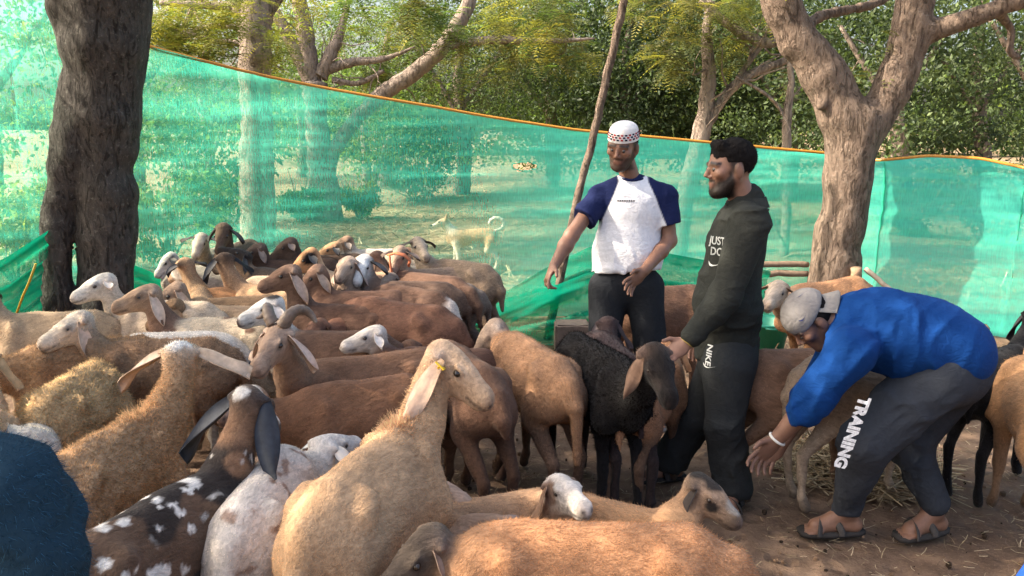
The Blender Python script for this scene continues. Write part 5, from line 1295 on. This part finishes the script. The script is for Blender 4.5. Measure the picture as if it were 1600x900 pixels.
def man_in_cap():
    Y = 4.62
    base = at(978, 655, Y) * A(1, 1, 0)
    J = lambda px, py, dy=0: at(px, py, Y + dy) - base
    root = thing('person', 'man in white knitted cap and white T-shirt with navy sleeves, pointing down', 'person', base)
    hc = J(973, 230, -.02); ax = head_frame((-.42, -.86, -.26), (0.10, 0, 1))
    S = Sdf(); sk = SKIN
    add_head(S, hc, ax, sk, 1.05)
    nb = J(986, 284, .05)
    S.cone(hc + A(0, -.03, -.055) @ ax, nb, .050, .058, sk, .02)
    shR, shL = J(935, 308, .03), J(1040, 307, .03)
    elR, wrR = J(893, 368, -.12), J(866, 415, -.24)
    elL, wrL = J(1046, 376, .0), J(1006, 424, -.19)
    pel = J(978, 440, .02); ch = J(986, 330, .05)
    S.cone(ch, pel, .10, .10, sk, .06); S.cone(shR, shL, .045, .045, sk, .04)
    for a, b, c in ((shR, elR, wrR), (shL, elL, wrL)):
        S.cone(a, b, .048, .041, sk, .03); S.cone(b, b + (c - b) * .35, .043, .042, sk, .02); S.cone(b + (c - b) * .35, c, .042, .028, sk, .02)
    add_hand(S, wrR, J(855, 436, -.30) - wrR, A(.3, -.8, .35), sk, .55, .3, 1.05, .5, [.18, .75, .85, .9])
    add_hand(S, wrL, J(982, 446, -.24) - wrL, A(-.3, -.25, .9), sk, .28, .8, 1.1, .5)
    hipR, hipL = J(950, 450, .02), J(1008, 450, .02)
    knR, knL = A(hipR[0] - .02, hipR[1] - .05, .50), A(hipL[0] + .03, hipL[1] - .04, .50)
    anR, anL = A(knR[0] - .03, knR[1] + .06, .09), A(knL[0] + .02, knL[1] + .03, .09)
    for a, b, c in ((hipR, knR, anR), (hipL, knL, anL)): leg(S, a, b, c, (.075, .052, .036), sk)
    tR, tL = anR + A(-.06, -.17, -.05), anL + A(.03, -.18, -.05)
    foot(S, anR, tR, sk); foot(S, anL, tL, sk)
    V, F = S.build(.0055); V = relax(V, F, 1, .3); C = S.colour(V, .004)
    C, bm_ = face_paint(V, C, hc, ax, beard=.84, scale=1.05)
    link('body', raw_mesh('man_body', V, F, C), M['skin'], root)
    N = vnormals(V, F)
    strands('beard', V, F, N, np.tile(A(.013, .010, .009), (len(V), 1)), 1800, .005, .0011, A(0, -.3, -1), root, .4, .3, bm_ + 1e-9, 3, cvar=.1)
    eyes(hc, ax, root, 1.05)
    # hair under the cap
    Hs = Sdf(); Hs.ell(hc + A(0, -.020, .030) @ ax, A(.080, .096, .082), ax, HAIRC, .01)
    Hs.cuts.append((hc + A(0, .0, -.052) @ ax, -ax[2])); Hs.cuts.append((hc + A(0, .046, .0) @ ax, nrm(ax[1] - .5 * ax[2])))
    Hs.cuts.append((hc + A(0, .010, .0) @ ax, nrm(ax[1] * 1.0 - ax[2] * .75)))
    hv = cloth_obj('hair', Hs, .006, folds(.004, (60, 60, 60)), root)
    strands('hair_strands', hv[1], hv[2], vnormals(hv[1], hv[2]), hv[3], 2200, .012, .0015, A(.2, .5, -1), root, .4, .3, None, 4, cvar=.1)
    # knitted cap: dome with rows of small openwork squares
    cz = ax[2]; c0 = hc + A(0, -.008, .062) @ ax
    n, m = 16, 36; V = []; Q = []; Cc = []
    for layer, sh in ((0, 0), (1, -.004)):
        for i in range(n):
            t = i / (n - 1)
            zz = -.014 + .050 * min(1, t * 1.7) if t < .58 else .036 + .046 * math.sin((t - .58) / .42 * math.pi / 2)
            rr = 1.0 - .10 * min(1, t * 1.7) ** 2 if t < .58 else .90 * math.cos((t - .58) / .42 * math.pi / 2 * .985)
            for j in range(m):
                a = 2 * math.pi * j / m
                p = A(math.cos(a) * (.087 * rr + sh), math.sin(a) * (.106 * rr + sh) - .004, zz)
                V.append(c0 + p @ ax); Cc.append((.72, .70, .68))
        o = layer * n * m
        for i in range(n - 1):
            for j in range(m):
                k = (j + 1) % m; q = (o + i * m + j, o + i * m + k, o + (i + 1) * m + k, o + (i + 1) * m + j)
                Q.append(q if layer == 0 else q[::-1])
    b = MB(); b.add(V, Q)
    b.c = [np.asarray(Cc)]
    cap = link('knitted_cap', b.mesh('knitted_cap'), M['cloth'], root)
    bs = MB()
    for row, zz in enumerate((.004, .017, .029)):
        for j in range(24):
            a = 2 * math.pi * (j + .5 * (row % 2)) / 24
            rr = 1.0 - .10 * min(1, (zz + .014) / .05) ** 2
            e = A(math.cos(a), math.sin(a), 0); tn = A(-math.sin(a), math.cos(a), 0)
            p = A(math.cos(a) * .087 * rr, math.sin(a) * .106 * rr - .004, zz) + e * .0012
            cc = (.35, .03, .035) if (row + j) % 2 else (.02, .022, .05)
            bs.box(c0 + p @ ax, (.0068, .0012, .0045), np.stack([tn @ ax, e @ ax, cz]), cc)
    link('cap_pattern', bs.mesh('cap_pattern', False), M['cloth'], cap, kind='stuff')
    # raglan T-shirt
    T = Sdf(); w, nv = (.70, .70, .73), (.012, .018, .065)
    sx = nrm(shL - shR); up = nrm(nb - pel); fw_ = np.cross(up, sx); fw_ = fw_ if fw_[1] < 0 else -fw_
    tax = np.stack([sx, fw_, up])
    T.cone(shR * .82 + shL * .18, shL * .82 + shR * .18, .074, .074, w, .04)
    for q_ in (shR, shL): T.cone(nb + up * .005 + (q_ - nb) * .22, q_ + up * .012, .052, .058, w, .03)
    T.ell(ch + fw_ * .015, A(.195, .125, .19), tax, w, .05)
    T.ell(J(981, 395, .03) + fw_ * .01, A(.192, .138, .17), tax, w, .06)
    T.cone(J(979, 378, .03), J(978, 428, .02), .180, .190, w, .06, [(fw_, 1.42)])
    for sh, el in ((shR, elR), (shL, elL)):
        d = nrm(el - sh); T.cone(sh, sh + d * .20, .066, .076, nv, .025, None, (sh + d * .165, nrm(d + (sh - (shR + shL) / 2) * .6)))
    T.cuts.append((J(978, 421, 0) + A(0, 0, 0), nrm(A(.02, 0, -1))))
    cc = hc + A(0, -.015, -.10) @ ax
    def tcol(V, C):
        p = V - nb; a = np.abs((V - (shR + shL) / 2) @ sx); z = p @ up
        edge = .085 + np.clip(-z - .0, 0, .3) * .42
        k = np.clip((a - edge) / .006 + .5, 0, 1)
        k2 = np.clip((.082 - np.linalg.norm((V - nb - up * .035) * 1.0, axis=1)) / .004, 0, 1)
        k = np.maximum(k * (z > -.32), k2)[:, None]
        return A(*w) * (1 - k) + A(*nv) * k
    ts = cloth_obj('t_shirt', T, .0075, folds2(.020, tax, (11, 11, 3.5), 3), root, tcol, 1)
    # neck opening ring
    b = MB(); pts = [nb + up * (.022 + .012 * -math.cos(a)) + sx * math.cos(a + math.pi / 2) * .076 + fw_ * (math.cos(a) * .062 + .012) for a in np.linspace(0, 2 * math.pi, 25)]
    b.tube(pts, .009, 6, False, c=nv); link('collar', b.mesh('collar'), M['cloth'], root)
    o0 = J(978, 312, -.1); tg = (ts[1], ts[2])
    bars = []
    for r_, (y, wd) in enumerate(((.03, .055), (.016, .05))):
        bars.append([((-wd / 2, y), (-wd / 2, y + .003)), ((0, y), (0, y + .003)), ((wd / 2, y), (wd / 2, y + .003))])
    decal(bars, 'chest_print', o0, A(1, 0, 0), UP, A(0, -1, 0), tg, ts[0], (.42, .42, .46))
    decal([[((-.045 + .0125 * i, -.012), (-.045 + .0125 * i, -.0035)), ((-.036 + .0125 * i, -.012), (-.036 + .0125 * i, -.0035))] for i in range(8)], 'chest_print', o0, A(1, 0, 0), UP, A(0, -1, 0), tg, ts[0], (.04, .04, .05))
    # trousers
    Tr = Sdf(); tc = (.020, .022, .026)
    Tr.cone(J(978, 418, .03), pel, .140, .148, tc, .06, [(fw_, 1.22)])
    for a, b_, c in ((hipR, knR, anR), (hipL, knL, anL)):
        leg(Tr, a, b_, c + A(0, 0, .02), (.112, .090, .078), tc)
    Tr.cuts.append((A(0, 0, .07), A(0, 0, -1)))
    cloth_obj('trousers', Tr, .0095, folds2(.018, np.eye(3), (9, 9, 5), 9), root, None, 1)
    for a, t in ((anR, tR), (anL, tL)): sole('slipper', a, t, root, (.22, .20, .19))
    return root
def man_in_black():
    Y = 3.62
    base = at(1120, 765, Y) * A(1, 1, 0)
    J = lambda px, py, dy=0: at(px, py, Y + dy) - base
    root = thing('person', 'bearded man in black sweatshirt and flared black trousers, seen in profile', 'person', base)
    hc = J(1140, 264); ax = head_frame((-.97, -.16, -.06), (0.04, 0, 1))
    S = Sdf(); sk = SKIN2
    add_head(S, hc, ax, sk, 1.06)
    nb = J(1168, 330, .02)
    S.cone(hc + A(0, -.025, -.05) @ ax, nb, .056, .064, sk, .03)
    shL, shR = J(1172, 350, -.19), J(1150, 344, .20)
    elL, wrL = J(1135, 460, -.22), J(1074, 534, -.24)
    elR, wrR = J(1120, 452, .22), J(1098, 520, .10)
    pel = J(1136, 556, .0); ch = J(1152, 390, .02)
    S.cone(ch, pel, .12, .12, sk, .08); S.cone(shR, shL, .06, .06, sk, .05)
    for a, b, c in ((shR, elR, wrR), (shL, elL, wrL)):
        S.cone(a, b, .052, .04, sk, .03); S.cone(b, c, .041, .027, sk, .02)
    add_hand(S, wrL, J(1050, 552, -.26) - wrL, A(-.1, .5, .75), sk, .62, .2, 1.02, .5)
    add_hand(S, wrR, J(1088, 548, .08) - wrR, A(-.8, 0, .1), sk, .5)
    hipL, hipR = J(1140, 568, -.09), J(1130, 566, .09)
    knL, knR = J(1132, 668, -.12), J(1088, 655, .14)
    anL, anR = J(1144, 762, -.08), J(1046, 735, .20)
    anL[2] = .10; anR[2] = .10
    for a, b, c in ((hipR, knR, anR), (hipL, knL, anL)): leg(S, a, b, c, (.072, .05, .036), sk)
    tR, tL = anR + A(-.17, -.03, -.06), anL + A(-.06, -.16, -.06)
    foot(S, anR, tR, sk); foot(S, anL, tL, sk)
    V, F = S.build(.0055); V = relax(V, F, 1, .3); C = S.colour(V, .004)
    C, bm_ = face_paint(V, C, hc, ax, beard=.97, scale=1.06)
    link('body', raw_mesh('man_body', V, F, C), M['skin'], root)
    strands('beard', V, F, vnormals(V, F), np.tile(A(.010, .008, .008), (len(V), 1)), 5200, .006, .0013, A(-.35, -.1, -.8), root, .55, .3, bm_ + 1e-9, 3, cvar=.1)
    eyes(hc, ax, root, 1.06)
    Hs = Sdf(); HC, HR = hc + A(0, -.018, .044) @ ax, A(.086, .108, .094)
    E = lambda y, z, n: (hc + A(0, y, z) @ ax, nrm(A(0, *n) @ ax))
    Hs.ell(HC, HR, ax, HAIRC, .004, (E(0, .068, (-.25, -1)), E(.082, 0, (1, 0))))            # top
    Hs.ell(HC, HR * A(.97, 1, 1), ax, HAIRC, .004, (E(.036, 0, (1, -.12)), E(0, .030, (0, -1))))      # temples, above the ears
    Hs.ell(HC, HR * A(.96, 1, 1), ax, HAIRC, .004, (E(-.026, 0, (1, 0)), E(0, -.055, (0, -1))))   # back of the head
    Hs.cone(hc + A(-.034, .052, .108) @ ax, hc + A(.034, .052, .108) @ ax, .024, .024, HAIRC, .02)
    hv = cloth_obj('hair', Hs, .006, folds(.006, (50, 50, 50)), root)
    strands('hair_strands', hv[1], hv[2], vnormals(hv[1], hv[2]), hv[3], 9000, .008, .0013, -ax[1] + .35 * UP, root, .45, .28, None, 4, cvar=.1)
    # sweatshirt
    T = Sdf(); bk = (.026, .028, .025)
    sx = nrm(shL - shR); up = nrm(nb - pel); fw_ = np.cross(up, sx); fw_ = fw_ if fw_[0] < 0 else -fw_
    tax = np.stack([sx, fw_, up])
    T.cone(shR * .75 + shL * .25, shL * .75 + shR * .25, .092, .092, bk, .05)
    T.ell(ch + fw_ * .01, A(.190, .130, .20), tax, bk, .06)
    T.ell(J(1140, 470) + fw_ * .012, A(.172, .150, .19), tax, bk, .08)
    T.cone(J(1138, 490), J(1134, 552), .150, .160, bk, .06, [(fw_, 1.12)])
    for s_, e_, w_ in ((shR, elR, wrR), (shL, elL, wrL)):
        T.cone(s_, e_, .084, .066, bk, .045); T.cone(e_, e_ + (w_ - e_) * .88, .066, .046, bk, .03)
    T.cuts.append((J(1134, 556), nrm(A(0, 0, -1))))
    T.cone(nb + up * .0, nb + up * .045 + fw_ * .012, .082, .074, bk, .02)
    ts = cloth_obj('sweatshirt', T, .008, folds2(.020, np.eye(3), (5, 8, 13), 5), root, None, 1)
    # stand-up collar leaves
    b = MB()
    for q in (-1, 1):
        p0 = nb + up * .075 - fw_ * .06; V = []
        for i in range(9):
            a = math.pi * i / 8 * .92
            rim = nb + up * (.075 - .030 * (i / 8)) + sx * q * math.sin(a) * .072 - fw_ * math.cos(a) * .072
            out = rim - up * (.045 + .012 * (i == 8)) + (sx * q * math.sin(a) - fw_ * math.cos(a)) * .022
            V += [rim, out, rim * 1.0 - up * .003 - (sx * q * math.sin(a) - fw_ * math.cos(a)) * .006]
        Q = []
        for i in range(8): Q += [(3 * i, 3 * i + 1, 3 * i + 4, 3 * i + 3), (3 * i + 2, 3 * i, 3 * i + 3, 3 * i + 5)]
        b.add(V, Q, None, (.029, .031, .028))
    link('collar', b.mesh('collar'), M['cloth'], root)
    tg = (ts[1], ts[2]); nd = nrm(A(-.55, -.80, .1)); xd = nrm(A(.80, -.55, 0)); yd = UP
    o0 = J(1112, 385, -.15)
    text_on('JUST', 'chest_lettering', .050, o0 + yd * .022, xd, yd, nd, tg, ts[0], (.42, .44, .43), bold=.001)
    text_on('DO', 'chest_lettering', .050, o0 - yd * .026, xd, yd, nd, tg, ts[0], (.42, .44, .43), bold=.001)
    decal(scaled(SWOOSH, .09), 'chest_tick_mark', o0 - yd * .080, xd, yd, nd, tg, ts[0], (.5, .52, .51))
    # trousers, flared
    Tr = Sdf(); tc = (.028, .031, .033)
    Tr.cone(J(1136, 540), pel, .150, .150, tc, .06, [(fw_, 1.12)])
    leg(Tr, hipL, knL, anL, (.115, .086, .090), tc); leg(Tr, hipR, knR, anR, (.110, .084, .090), tc)
    Tr.cuts.append((A(0, 0, .055), A(0, 0, -1)))
    tr = cloth_obj('trousers', Tr, .0095, folds2(.018, np.eye(3), (8, 8, 5), 12), root, None, 1)
    o1 = J(1100, 562, -.2)
    text_on('NIKE', 'trouser_lettering', .042, o1, A(0, 0, -1), A(1, -.2, 0), A(-.45, -.88, 0), (tr[1], tr[2]), tr[0], (.55, .57, .57), bold=.001)
    decal(scaled(SWOOSH, .07), 'trouser_tick_mark', o1 + A(.01, 0, -.048), A(.9, -.4, 0), UP, A(-.45, -.88, 0), (tr[1], tr[2]), tr[0], (.6, .62, .62))
    for a, t in ((anR, tR), (anL, tL)):
        sole('slipper', a, t, root, (.03, .028, .028))
    b = MB(); d = nrm(wrL - elL); s1 = nrm(np.cross(d, UP)); s2 = np.cross(d, s1)
    b.tube([wrL + d * .004 + s1 * math.cos(a) * .031 + s2 * math.sin(a) * .031 for a in np.linspace(0, 2 * math.pi, 17)], .0035, 6, False, c=(.35, .25, .05))
    link('bracelet', b.mesh('bracelet'), M['plastic'], root)
    return root
def man_bending():
    Y = 3.28
    base = at(1390, 835, Y) * A(1, 1, 0)
    J = lambda px, py, dy=0: at(px, py, Y + dy) - base
    root = thing('person', 'man in blue shirt and grey cap bending over with both arms reaching down', 'person', base)
    S = Sdf(); sk = SKIN3
    hc = J(1268, 502, .02); hf = nrm(A(-.60, -.12, -.78)); hup = nrm(A(-.80, 0, .60)); ax = head_frame(hf, hup)
    add_head(S, hc, ax, sk, 1.0)
    nb = J(1328, 500, .0)
    S.cone(hc + A(0, -.03, -.045) @ ax, nb, .058, .07, sk, .03)
    shL, shR = J(1330, 552, -.20), J(1322, 530, .20)
    elL, wrL = J(1272, 622, -.20), J(1214, 686, -.16)
    elR, wrR = J(1268, 618, .14), J(1222, 690, .05)
    pel = J(1468, 560, .0); ch = J(1370, 510, .0)
    S.cone(nb, ch, .07, .10, sk, .04); S.cone(ch, pel, .10, .11, sk, .06); S.cone(shR, shL, .06, .06, sk, .05)
    for a, b, c in ((shR, elR, wrR), (shL, elL, wrL)):
        S.cone(a, b, .052, .044, sk, .03); S.cone(b, b + (c - b) * .3, .045, .046, sk, .02); S.cone(b + (c - b) * .3, c, .046, .030, sk, .02)
    add_hand(S, wrL, J(1186, 716, -.16) - wrL, A(-.6, -.2, .5), sk, .38, .9, 1.08, .7)
    add_hand(S, wrR, J(1192, 724, .03) - wrR, A(-.6, .2, .5), sk, .4, .7, 1.08, .7)
    hipL, hipR = J(1462, 590, -.11), J(1478, 596, .11)
    knL, knR = J(1352, 690, -.14), J(1418, 690, .10)
    anL, anR = J(1322, 800, -.02), J(1458, 800, -.02)
    anL[2] = .105; anR[2] = .10
    for a, b, c in ((hipR, knR, anR), (hipL, knL, anL)): leg(S, a, b, c, (.09, .06, .042), sk)
    tL, tR = anL + A(-.19, -.01, -.06), anR + A(-.17, -.06, -.06)
    tL[2] = tR[2] = .03
    foot(S, anL, tL, (.24, .125, .08)); foot(S, anR, tR, (.24, .125, .08))
    V, F = S.build(.006); V = relax(V, F, 1, .3); C = S.colour(V, .004)
    C, bm_ = face_paint(V, C, hc, ax, stub=.5)
    link('body', raw_mesh('man_body', V, F, C), M['skin'], root)
    eyes(hc, ax, root)
    Hs = Sdf(); Hs.ell(hc + A(0, -.022, .020) @ ax, A(.079, .090, .085), ax, HAIRC, .01)
    Hs.cuts.append((hc + A(0, .0, -.06) @ ax, -ax[2])); Hs.cuts.append((hc + A(0, -.004, .0) @ ax, nrm(ax[1] - .3 * ax[2])))
    cloth_obj('hair', Hs, .007, folds(.003, (60, 60, 60)), root)
    # grey cap worn with the peak to the back
    Cp = Sdf(); gc = (.20, .19, .185)
    Cp.ell(hc + A(0, -.012, .052) @ ax, A(.087, .108, .092), ax, gc, .01)
    Cp.cuts.append((hc + A(0, 0, .028) @ ax, nrm(-ax[2] - .22 * ax[1])))
    cp = cloth_obj('cap', Cp, .006, folds(.0015, (18, 18, 18), 2, False), root)
    V = []
    n, m = 9, 7
    for layer in (0, 1):
        for i in range(n):
            u = (i / (n - 1) - .5) * 2
            for j in range(m):
                t = j / (m - 1)
                x = u * .082 * (1 - .12 * t * t); y = -.080 - (.092 * (1 - u * u * .5)) * t + .045 * u * u; z = .052 - .022 * u * u - .072 * t + .012 - layer * .005
                V.append(hc + A(x, y, z) @ ax)
    Q = []
    for layer in (0, 1):
        o = layer * n * m
        for i in range(n - 1):
            for j in range(m - 1):
                q = (o + i * m + j, o + (i + 1) * m + j, o + (i + 1) * m + j + 1, o + i * m + j + 1); Q.append(q if layer else q[::-1])
    for i in range(n - 1): Q.append((i * m + m - 1, i * m + m - 1 + n * m, (i + 1) * m + m - 1 + n * m, (i + 1) * m + m - 1))
    b = MB(); b.add(V, Q, None, (.22, .205, .19)); link('cap_peak', b.mesh('cap_peak'), M['cloth'], cp[0])
    decal(scaled(SWOOSH, .05), 'cap_tick_mark', hc + A(-.09, .02, .075) @ ax, -ax[1], ax[2], -ax[0], (cp[1], cp[2]), cp[0], (.03, .04, .12))
    decal(scaled(SWOOSH, .05), 'cap_tick_mark', hc + A(-.05, -.06, .14) @ ax, -ax[1], ax[2], nrm(-ax[0] * .4 + ax[2]), (cp[1], cp[2]), cp[0], (.03, .04, .12))
    # shirt
    T = Sdf(); bl = (.004, .036, .155)
    sx = nrm(shR - shL); al = nrm(nb - pel); up = np.cross(sx, al); up = up if up[2] > 0 else -up
    tax = np.stack([sx, al, up])
    T.cone(shR * .8 + shL * .2, shL * .8 + shR * .2, .10, .10, bl, .05)
    T.cone(nb - al * .03, J(1375, 512), .105, .165, bl, .06)
    T.ell(J(1385, 520) , A(.19, .21, .145), tax, bl, .07)
    T.ell(J(1446, 532), A(.19, .21, .155), tax, bl, .07)
    T.cone(J(1446, 525), J(1488, 550), .155, .162, bl, .07, [(up, 1.06)])
    for s_, e_, w_ in ((shR, elR, wrR), (shL, elL, wrL)):
        T.cone(s_, e_, .092, .072, bl, .05); T.cone(e_, e_ + (w_ - e_) * .28, .068, .060, bl, .03)
        dd = nrm(w_ - e_); ce = e_ + dd * (np.linalg.norm(w_ - e_) * .30)
        T.cone(ce - dd * .03, ce, .064, .064, bl, .012)
    T.cuts.append((J(1526, 562), nrm(-al + .25 * up)))
    ts = cloth_obj('shirt', T, .009, folds2(.026, np.stack([nrm(sx * .6 + al * .8), nrm(al * .6 - sx * .8), up]), (12, 4, 6), 7), root, None, 1)
    # trousers
    Tr = Sdf(); tc = (.033, .038, .048)
    Tr.cone(J(1450, 552), pel, .150, .178, tc, .07); Tr.ell(J(1476, 575), A(.175, .165, .17), np.eye(3), tc, .07)
    leg(Tr, hipL, knL, anL + A(0, 0, .03), (.138, .098, .060), tc, .06); leg(Tr, hipR, knR, anR + A(0, 0, .05), (.135, .092, .060), tc, .06)
    Tr.cuts.append((A(0, 0, .105), A(0, 0, -1)))
    tr = cloth_obj('trousers', Tr, .0095, folds2(.022, np.stack([nrm(A(.7, 0, .7)), A(0, 1, 0), nrm(A(.7, 0, -.7))]), (4, 7, 12), 15), root, None, 1)
    xd = nrm(J(1308, 728, -.2) - J(1352, 612, -.2)); xd = nrm(J(1305, 720, -.2) - J(1340, 625, -.2))
    text_on('TRAINING', 'leg_lettering', .064, J(1330, 676, -.32), xd, np.cross(A(0, -1, 0), xd) , A(0, -1, 0.0), (tr[1], tr[2]), tr[0], (.78, .78, .78), bold=.0035)
    for a, t in ((anL, tL), (anR, tR)): sole('sandal', a, t, root, (.05, .045, .042))
    b = MB(); d = nrm(wrL - elL); s1 = nrm(np.cross(d, UP)); s2 = np.cross(d, s1)
    b.tube([wrL + s1 * math.cos(a) * .034 + s2 * math.sin(a) * .034 for a in np.linspace(0, 2 * math.pi, 17)], .006, 6, False, c=(.55, .55, .52))
    link('wristwatch', b.mesh('wristwatch'), M['plastic'], root)
    return root
def bystander(label, x, y, hgt, yaw, cloth, trs, elbow=None, name='person', seed=1, fuzz=0):
    "someone mostly outside the frame, standing"
    base = A(x, y, 0); g = hgt / 1.72
    f = A(math.cos(yaw), math.sin(yaw), 0); s = A(f[1], -f[0], 0)
    def Q(a, b, z): return (f * a + s * b + UP * z) * g
    root = thing(name, label, 'person', base)
    S = Sdf(); hc = Q(.03, 0, 1.60); ax = head_frame(f + A(0, 0, -.2)); sk = SKIN2
    add_head(S, hc, ax, sk, g)
    S.cone(hc + A(0, -.02, -.05) @ ax, Q(-.01, 0, 1.43), .055, .06, sk, .03); S.cone(Q(0, 0, 1.33), Q(0, 0, .95), .085, .09, sk, .05)
    arms = []
    for q in (-1, 1):
        sh = Q(0, q * .185, 1.39)
        el, wr = (elbow[1] - base, elbow[2] - base) if elbow and elbow[0] == q else (Q(-.02, q * .25, 1.10), Q(.06, q * .23, .86))
        arms.append((sh, el, wr)); S.cone(sh, el, .05, .04, sk, .03); S.cone(el, wr, .04, .028, sk, .02)
        add_hand(S, wr, (wr - el) + A(0, 0, -.05), f, sk, .4)
        leg(S, Q(0, q * .09, .92), Q(.02, q * .10, .50), Q(0, q * .10, .09), (.075, .052, .036), sk); foot(S, Q(0, q * .10, .09), Q(.17, q * .12, .03), sk)
    V, F = S.build(.011); C = S.colour(V, .004); C, _ = face_paint(V, C, hc, ax, stub=.4, scale=g)
    link('body', raw_mesh('person_body', V, F, C), M['skin'], root); eyes(hc, ax, root, g)
    Hs = Sdf(); Hs.ell(hc + A(0, -.02, .04) @ ax, A(.084, .104, .088), ax, HAIRC, .01)
    Hs.cuts.append((hc + A(0, 0, -.05) @ ax, -ax[2])); Hs.cuts.append((hc, nrm(ax[1] - .7 * ax[2])))
    cloth_obj('hair', Hs, .009, folds(.005, (50, 50, 50)), root)
    T = Sdf(); T.cone(Q(0, -.15, 1.385), Q(0, .15, 1.385), .095, .095, cloth, .05); T.cone(Q(-.01, 0, 1.40), Q(-.01, 0, 1.455), .095, .078, cloth, .03)
    T.ell(Q(.01, 0, 1.28), A(.19, .13, .2) * g, np.stack([s, f, UP]), cloth, .06); T.cone(Q(0, 0, 1.1), Q(0, 0, .9), .165, .165, cloth, .06, [(f, 1.2)])
    for sh, el, wr in arms: T.cone(sh, el, .078, .064, cloth, .04); T.cone(el, el + (wr - el) * .85, .062, .044, cloth, .03)
    T.cuts.append((Q(0, 0, .86), A(0, 0, -1)))
    jk = cloth_obj('jacket', T, .010, folds2(.03, np.eye(3), (5, 6, 11), seed), root, None, 1)
    if fuzz: strands('jacket_fuzz', jk[1], jk[2], vnormals(jk[1], jk[2]), jk[3] * 1.9, fuzz, .013, .0013, A(.5, 0, -1), root, .35, .4, None, seed, cvar=.5)
    Tr = Sdf(); Tr.cone(Q(0, 0, .98), Q(0, 0, .9), .14, .15, trs, .06)
    for q in (-1, 1): leg(Tr, Q(0, q * .09, .92), Q(.02, q * .10, .50), Q(0, q * .10, .1), (.11, .085, .07), trs)
    Tr.cuts.append((A(0, 0, .06), A(0, 0, -1)))
    cloth_obj('trousers', Tr, .014, folds(.03, (7, 7, 5), 4), root)
    for q in (-1, 1): sole('sandal', Q(0, q * .10, .09), Q(.17, q * .12, .03), root)
    return root
man_in_cap(); man_in_black(); man_bending()
bystander('person in dark blue jacket, one shoulder in the lower left corner', -.885, 1.10, 1.52, math.radians(80), (.016, .040, .062), (.03, .03, .035), seed=2, fuzz=36000)
bystander('person in bright blue sleeve, elbow just showing in the lower right corner', 1.09, 1.02, 1.60, math.radians(100), (.015, .07, .36), (.03, .03, .035), elbow=(-1, A(.765, 1.0, 1.09), A(.86, 1.16, .98)), seed=3)
# ------------------------------------------------------------------ dog beyond the net, cloth on a sheep
def dog():
    Yk = 10.0; b0 = at(738, 418, Yk); b0[2] = 0
    T_, W_ = (.40, .24, .13), (.66, .56, .46)
    root = thing('dog', 'fawn and white dog with curled tail standing behind the net', 'dog', b0); S = Sdf()
    def Lq(a, s, z): return A(-a, s * .5, z)          # a forward (to the left of the picture)
    S.ell(Lq(.16, 0, .40), A(.17, .095, .125), np.eye(3), T_, .05); S.ell(Lq(-.08, 0, .42), A(.21, .085, .10), np.eye(3), T_, .05); S.ell(Lq(-.22, 0, .42), A(.11, .075, .10), np.eye(3), T_, .05)
    S.cone(Lq(.22, 0, .45), Lq(.33, 0, .58), .07, .05, W_, .04); S.cone(Lq(.34, 0, .60), Lq(.40, -.05, .59), .058, .04, T_, .03); S.cone(Lq(.40, -.05, .585), Lq(.48, -.10, .56), .032, .02, W_, .02)
    for q in (-1, 1):
        S.cone(Lq(.32, q * .08, .635), Lq(.31, q * .11, .71), .026, .006, T_, .01)
        S.cone(Lq(.20, q * .11, .34), Lq(.19 + .02 * q, q * .11, .2), .048, .030, W_, .03); S.cone(Lq(.19 + .02 * q, q * .11, .2), Lq(.20 + .03 * q, q * .11, .03), .030, .024, W_, .015); S.cone(Lq(.20 + .03 * q, q * .11, .025), Lq(.23 + .03 * q, q * .11, .02), .022, .018, W_, .01)
        S.cone(Lq(-.24, q * .10, .38), Lq(-.17 + .03 * q, q * .12, .25), .07, .045, T_, .04); S.cone(Lq(-.17 + .03 * q, q * .12, .25), Lq(-.29 + .04 * q, q * .11, .15), .048, .028, W_, .02); S.cone(Lq(-.29 + .04 * q, q * .11, .15), Lq(-.26 + .04 * q, q * .11, .025), .028, .024, W_, .015); S.cone(Lq(-.26 + .04 * q, q * .11, .022), Lq(-.22 + .04 * q, q * .11, .02), .021, .017, W_, .01)
    tp = [Lq(-.31 - .09 * math.sin(a), 0, .50 + .075 * (1 - math.cos(a))) for a in np.linspace(0, 4.6, 9)]
    for a, b_ in zip(tp[:-1], tp[1:]): S.cone(a, b_, .026, .024, W_, .012)
    V, F = S.build(.012); V = relax(V, F, 1); C = S.colour(V, .015)
    link('body', raw_mesh('dog_body', V, F, C, True, {'flowc': V * 40}), M['fur'], root)
    b = MB(); b.ball(Lq(.495, -.108, .562), .013, 8, 5, (.01, .01, .01)); link('nose', b.mesh('nose'), M['eye'], root)
    for q in (-1, 1):
        b = MB(); b.ball(Lq(.405, -.05 + q * .065, .605), .011, 8, 5, (.015, .01, .008)); link('eye', b.mesh('eye'), M['eye'], root)
dog()
